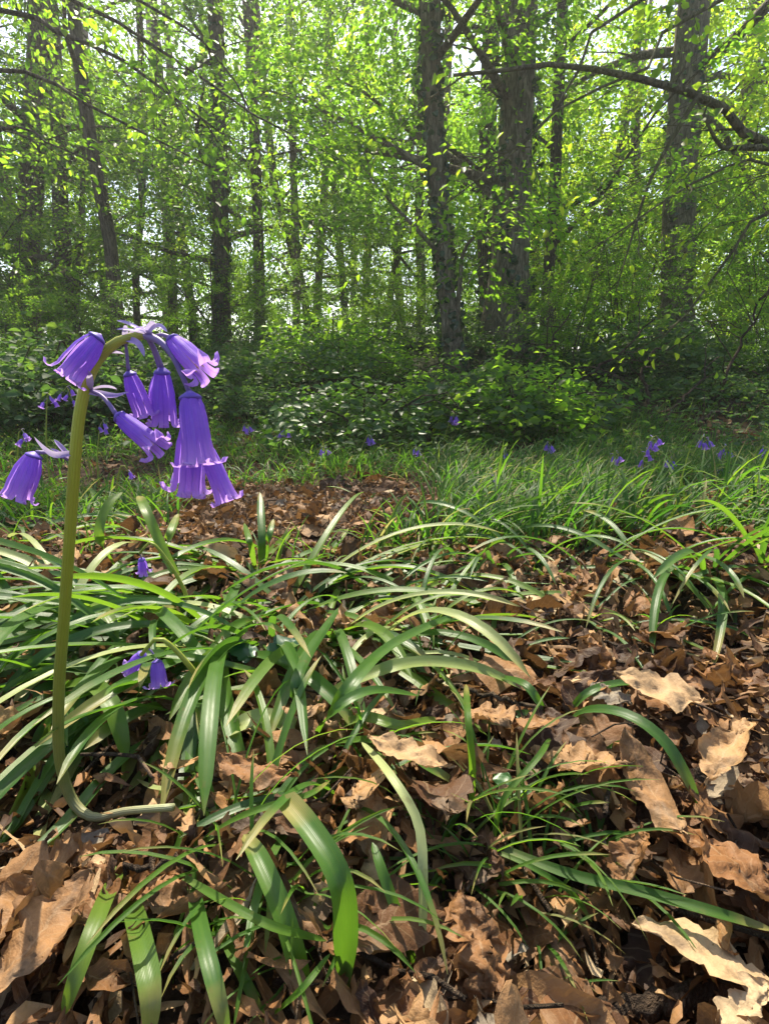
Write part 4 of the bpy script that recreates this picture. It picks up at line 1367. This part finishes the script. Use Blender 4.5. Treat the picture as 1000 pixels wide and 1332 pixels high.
# ------------------------------------------------------------------ bluebells
def bell(parent, base, axis, L, Rr, rng, attach, bract=True, o=np.zeros(3), detail=True):
    """one hanging bell: a flower part (tube of joined petals' base) with petals, stalk, bracts and anthers as its pieces"""
    axis = nrm(np.asarray(axis, float))
    ref = np.array([0, 1., 0]) if abs(axis[1]) < .9 else np.array([1., 0, 0])
    A = nrm(np.cross(axis, ref))
    B = np.cross(axis, A)
    base = np.asarray(base, float)
    roll = rng.uniform(0, 6.28)
    curl, wide = rng.uniform(.6, 1.25), rng.uniform(.92, 1.1)
    # receptacle cap: the part itself
    mb = MB()
    t = np.linspace(0, 1, 6)
    mb.add(*tube(base + axis * L * (-.035 + .12 * t)[:, None], Rr * np.array([.16, .32, .48, .62, .68, .6]), 10, 0, rng))
    fl = mb.build('flower', M['cap'], parent, o)
    n, m = (20, 7) if detail else (10, 5)
    for q in range(6):
        inner = q % 2
        ck = curl * rng.uniform(.75, 1.25)
        t = np.linspace(0, 1, n)
        rr = Rr * np.interp(t, [0, .05, .14, .32, .6, .74, .84, .92, 1], [.34, .58, .76, .92 * wide, wide, 1.04, 1.1 + .12 * ck, 1.2 + .46 * ck, 1.2 + .76 * ck]) * (.90 if inner else 1) * (1 + rng.normal(0, .035))
        ax = L * np.interp(t, [0, .74, .84, .92, .96, 1], [0, .80, .92, 1 - .045 * ck, 1 - .09 * ck, 1 - .16 * ck])
        hw = np.interp(t, [0, .1, .5, .75, .9, .97, 1], [.34, .50, .53, .47, .38, .24, .05]) * 1.06
        s = np.linspace(-1, 1, m)
        th = roll + q * PI / 3 + rng.normal(0, .09) + hw[:, None] * s[None] * np.interp(t, [0, .8, 1], [1, 1, .9])[:, None]
        rad = rr[:, None] * (1 - .17 * (np.abs(s) ** 2)[None] * (1 if not inner else .4)) + rng.normal(0, .006, (n, m)) * Rr
        rad = rad + Rr * .05 * np.sin(t * 7 + rng.uniform(0, 6))[:, None] * s[None]
        V = base + axis * ax[:, None, None] + rad[..., None] * (np.cos(th)[..., None] * A + np.sin(th)[..., None] * B)
        uv = np.stack([np.tile(s * .5 + .5, n), np.repeat(t, m)], 1)
        make('petal', V.reshape(-1, 3) - o, grid_faces(n, m), M['petal'], fl, uv=uv)
    # stalk
    att = np.asarray(attach, float)
    mid = (att + base) / 2 + np.array([0, 0, .25]) * np.linalg.norm(att - base) * .5
    P = crv(np.array([att, mid, base - axis * L * .03]), 10)
    mb = MB()
    mb.add(*tube(P, np.linspace(L * .028, L * .04, 10), 7))
    mb.build('stalk', M['rachis'], fl, o)
    if detail:
        an = MB()
        for q in range(6):
            th = roll + q * PI / 3 + .3
            e = base + axis * L * (.62 + .05 * (q % 2)) + Rr * .42 * (np.cos(th) * A + np.sin(th) * B)
            an.add(*tube(np.array([base + axis * L * .15, e, e + axis * L * .06]), [Rr * .03, Rr * .035, Rr * .03], 5))
            an.add(*tube(np.array([e, e + axis * L * .05, e + axis * L * .12]), [Rr * .07, Rr * .1, Rr * .05], 6))
        an.build('anther', M['cream'], fl, o)
    if bract:
        for q in range(2 if detail else 1):
            d = nrm(nrm(att - base) * .2 + np.array([rng.normal(0, .8), rng.normal(0, .4), rng.uniform(.1, .8)]))
            tt = np.linspace(0, 1, 5)[:, None]
            BL = L * (.62 if q == 0 else .45)
            P = att + d * BL * tt + np.array([0, 0, -.4]) * BL * tt ** 2 * rng.uniform(.1, 1)
            V, F, uv = strap(P, L * .11, .3, 10, .6, .3, .8, (0, 0, 1), 3)
            make('bract', V - o, F, M['bract'], fl, uv=uv)
    return fl


def hero_bluebell():
    r = np.random.default_rng(2)
    b = G(108, 1064, .018)
    # the stem leans towards the viewer: distance falls from foot to top
    Yb, Yt = b[1], .185
    yof = lambda py: Yb + (Yt - Yb) * sm((1064 - py) / 520.)
    pts = [(226, 1050), (165, 1055), (122, 1063), (94, 1040), (78, 985), (77, 900), (84, 800), (91, 700), (97, 610), (103, 545), (112, 502), (126, 470), (146, 449), (168, 439), (192, 437)]
    P = np.array([at(x, y, yof(y)) for x, y in pts])
    for q, hh in ((0, .022), (1, .023), (2, .021)):
        P[q] = G(*pts[q], hh)
    wd = np.array([9.5, 10, 11, 13, 13.5, 14, 14, 14, 14.5, 14.5, 14.5, 14, 13, 11, 8.5])
    dep = (P - C0) @ FW
    rad = wd * dep / FPX / 2
    o = b.copy()
    root = empty('bluebell', o, 'tall bluebell with thick green stem arching over and purple bells hanging from it', 'flower', 'bluebell flowers')
    Q = crv(np.column_stack([P, rad]), 60)
    mb = MB()
    mb.add(*tube(Q[:, :3], Q[:, 3], 14, .015, r))
    mb.build('stem', M['hero_stem'], root, o)
    # slim stalk beyond the arch
    yk = .185
    S = np.array([at(x, y, yk + dy) for x, y, dy in [(190, 437, 0), (208, 444, -.003), (224, 462, -.005), (236, 486, -.006), (247, 512, -.006)]])
    Q3 = crv(S, 20)
    mb = MB()
    mb.add(*tube(Q3, np.linspace(.00125, .0007, 20), 8))
    mb.build('flower_stalk', M['rachis'], root, o)

    def f(base, mouth, wpx, attach, dY=0.0, tilt=0.0, bract=True):
        Y = .185 + dY
        p0, p1 = at(*base, Y), at(*mouth, Y + tilt)
        d = (p0 - C0) @ FW
        L = np.linalg.norm(p1 - p0) * 1.04
        bell(root, p0, p1 - p0, L, wpx * d / FPX / 2 * .78, r, attach, bract, o)

    A = lambda x, y, dY=0.0: at(x, y, .185 + dY)
    f((129, 437), (84, 491), 46, A(130, 462), -.004, -.006)
    f((46, 590), (22, 650), 42, at(94, 600, yof(600)), -.004, -.004)
    f((168, 484), (190, 543), 34, A(163, 442), .004, .002)
    f((211, 480), (215, 553), 40, A(192, 437), .006, .003)
    f((153, 540), (209, 584), 36, at(118, 508, yof(508)), -.006, -.005)
    f((222, 440), (268, 487), 40, A(200, 438), -.002, -.006)
    f((247, 512), (259, 606), 56, A(246, 508, -.006), -.008, -.004, False)
    f((252, 540), (246, 640), 52, A(246, 510, -.006), .006, .004, False)
    f((264, 575), (297, 654), 36, A(247, 512, -.006), .0, -.002, False)
    f((209, 484), (202, 535), 32, A(190, 437), .012, .012, False)
    # bare bracts along the stem
    for (x0, y0), (x1, y1), (x2, y2) in [((93, 590), (70, 590), (45, 568)), ((118, 510), (150, 516), (168, 510)), ((192, 437), (206, 425), (218, 432)), ((165, 441), (180, 448), (188, 464))]:
        V, F, uv = strap(np.array([A(x0, y0), A(x1, y1, -.003), A(x2, y2, -.004)]), .0022, .3, 12, .8, .3, .8, (0, -1, .3), 3)
        make('bract', V - o, F, M['bract'], root, uv=uv)


hero_bluebell()


def small_bluebell(px, py, Y, scale, bells, label, rng, lean=1, stem_h=None):
    """a bluebell further off: stem, nodding tip and a few bells. px, py: centre of its flower head"""
    head = at(px, py, Y)
    fx, fy = head[0] - lean * .03 * scale, Y + rng.uniform(-.02, .02)
    foot = np.array([fx, fy, gz(fx, fy)])
    root = empty('bluebell', foot, label, 'flower', 'bluebell flowers')
    top = head + np.array([-lean * .004, 0, .022 * scale])
    top[2] = max(top[2], foot[2] + .05)
    tip = head + np.array([lean * .010 * scale, 0, .012 * scale])
    mid = (foot + top) / 2 + np.array([-lean * .008, 0, 0])
    Q = crv(np.array([foot, mid, top, tip]), 18)
    mb = MB()
    mb.add(*tube(Q, np.linspace(.0022, .0009, 18) * min(1.2, scale + .2), 7))
    mb.build('stem', M['stem'], root, foot)
    for q in range(bells):
        f = 1 - q * .055
        a = Q[max(int(17 * f), 8)]
        sd = (1 if q % 2 else -1) * rng.uniform(.2, 1) * (0 if bells == 1 else 1)
        b = a + np.array([sd * .008, rng.normal(0, .005), -.006 - .002 * q]) * scale
        ax = np.array([sd * .45 + rng.normal(0, .15) + lean * .2, rng.normal(0, .3), -1])
        bell(root, b, ax, .018 * scale * rng.uniform(.85, 1.1), .0048 * scale, rng, a, rng.random() < .6, foot, detail=Y < .7)
    return root


def plant_bluebells():
    r = np.random.default_rng(77)
    L = [
        (208, 876, G(215, 985)[1], .95, 2, 'low bluebell with just two bells among the glossy leaves', -1),
        (197, 736, G(200, 800)[1] - .03, .9, 1, 'bluebell with a single small bell among the leaves', -1),
        (850, 580, 1.2, .95, 7, 'vivid violet upright bluebell head standing above the grass', 1),
        (888, 672, .80, .95, 7, 'dark purple drooping bluebell head low in the grass', 1),
        (838, 686, .80, .8, 3, 'small bluish bell cluster hanging beside the dark purple head', -1),
        (914, 580, 1.6, 1.2, 4, 'pale lilac bluebell at the far edge of the grass', 1),
        (942, 592, 1.6, 1.2, 4, 'bluish bluebell beyond the grass next to the pale lilac one', -1),
        (990, 590, 1.7, 1.2, 3, 'faint lilac bluebell at the far sunny edge', 1),
        (940, 615, 1.5, .9, 3, 'small blue bluebell below the bluish one in the grass', 1),
        (714, 690, .85, .8, 3, 'dull purple bluebell half hidden in leaves at the litter rim', 1),
        (700, 624, 1.35, 1.0, 3, 'pale blue bluebell in the middle of the grass', -1),
        (712, 585, 1.7, 1.1, 4, 'violet bluebell at the grass top below the crooked tree', 1),
        (752, 602, 1.6, 1.0, 3, 'grey-blue bluebell in the grass top', -1),
        (612, 642, 1.15, .9, 2, 'lone pale bell in the grass near the bare patch', 1),
        (660, 595, 1.8, 1.2, 3, 'faint blue bluebell under the stoutest trunk', -1),
        (590, 548, 2.3, 1.5, 4, 'hazy blue bluebell at the foot of the ivy-clad trunk', 1),
        (372, 566, 2.1, 1.4, 4, 'hazy blue bluebell on the near edge of the bank', -1),
        (480, 575, 2.0, 1.2, 3, 'small blue bluebell in front of the bank centre', 1),
        (66, 525, 1.5, 1.1, 3, 'bluish bluebell behind the lone far bell', 1),
        (162, 618, 1.0, .8, 1, 'single dark blue bell in shade just past the tall stem', 1),
        (88, 516, 1.7, 1.2, 4, 'dark violet bluebell in the shade beneath the top bell', -1),
        (30, 575, 1.2, 1.1, 2, 'small dark bell above the lone far bell', 1),
        (640, 622, 1.2, .9, 3, 'faint violet bluebell in the grass left of the pale blue one', 1),
        (770, 640, 1.05, .8, 2, 'small pale bell low in the sunny grass', 1),
        (800, 600, 1.4, 1.0, 4, 'hazy blue bluebell just beside the vivid violet head', 1),
        (870, 606, 1.35, .9, 3, 'greyish lilac bluebell below the vivid violet head', 1),
        (965, 640, 1.1, .8, 2, 'tiny blue bell low at the sunny edge', 1),
        (420, 590, 1.8, 1.1, 3, 'blue bluebell in the thin grass beyond the bare patch', 1),
        (540, 590, 1.8, 1.1, 3, 'soft blue bluebell before the ivy-clad trunk', 1),
        (320, 560, 2.2, 1.3, 4, 'hazy bluebell at the bank foot just past the low bells', 1),
        (135, 560, 1.6, 1.1, 3, 'dim blue bluebell beside the tall stem in the shade', 1),
    ]
    for px, py, Y, s, n, lab, ln in L:
        small_bluebell(px, py, Y, s * (.95 if Y > .75 else 1.0), n, lab, r, ln)


plant_bluebells()

# ------------------------------------------------------------------ added veil of air
def build_flare_haze():  # volume added to stand in for the lens-flare glow
    V = [(x, y, z) for z in (-3.2, 12.5) for y in (-160, 160) for x in (-160, 160)]
    F = [(0, 2, 3, 1), (4, 5, 7, 6), (0, 1, 5, 4), (2, 6, 7, 3), (0, 4, 6, 2), (1, 3, 7, 5)]
    m = bpy.data.materials.new('flare_haze_air')
    m.use_nodes = True
    t = m.node_tree
    t.nodes.clear()
    out = t.nodes.new('ShaderNodeOutputMaterial')
    v = t.nodes.new('ShaderNodeVolumePrincipled')
    v.inputs['Color'].default_value = (.95, .97, .92, 1)
    v.inputs['Density'].default_value = FLARE_HAZE
    v.inputs['Anisotropy'].default_value = .45
    t.links.new(v.outputs[0], out.inputs['Volume'])
    o = make('flare_haze', V, F, m, smooth=False)
    o['kind'] = 'stuff'


FLARE_HAZE = .0056
build_flare_haze()

# ------------------------------------------------------------------ light
AZ, EL = math.radians(-10), math.radians(55)
w = bpy.data.worlds.new('World')
SC.world = w
w.use_nodes = True
nt = w.node_tree
bg = nt.nodes['Background']
sky = nt.nodes.new('ShaderNodeTexSky')
sky.sky_type = 'NISHITA'
sky.sun_disc = False
sky.sun_elevation = EL
sky.sun_rotation = AZ
sky.air_density = 1.0
sky.dust_density = 2.0
nt.links.new(sky.outputs[0], bg.inputs[0])
bg.inputs[1].default_value = .125
sd = bpy.data.lights.new('sun', 'SUN')
sd.energy = 4.8
sd.angle = math.radians(.5)
sd.color = (1, .91, .74)
so = bpy.data.objects.new('sun', sd)
COL.objects.link(so)
so.rotation_euler = Vector((math.cos(EL) * math.sin(AZ), math.cos(EL) * math.cos(AZ), math.sin(EL))).to_track_quat('Z', 'Y').to_euler()

SC.view_settings.view_transform = 'Standard'
SC.view_settings.look = 'None'
SC.view_settings.exposure = 1.42
SC.view_settings.gamma = 1
SC.render.engine = 'CYCLES'
cy = SC.cycles
cy.use_denoising = True
cy.max_bounces = 8
cy.diffuse_bounces = 4
cy.glossy_bounces = 2
cy.transmission_bounces = 5
cy.transparent_max_bounces = 4
cy.sample_clamp_indirect = 6
cy.volume_bounces = 0
cy.volume_max_steps = 64
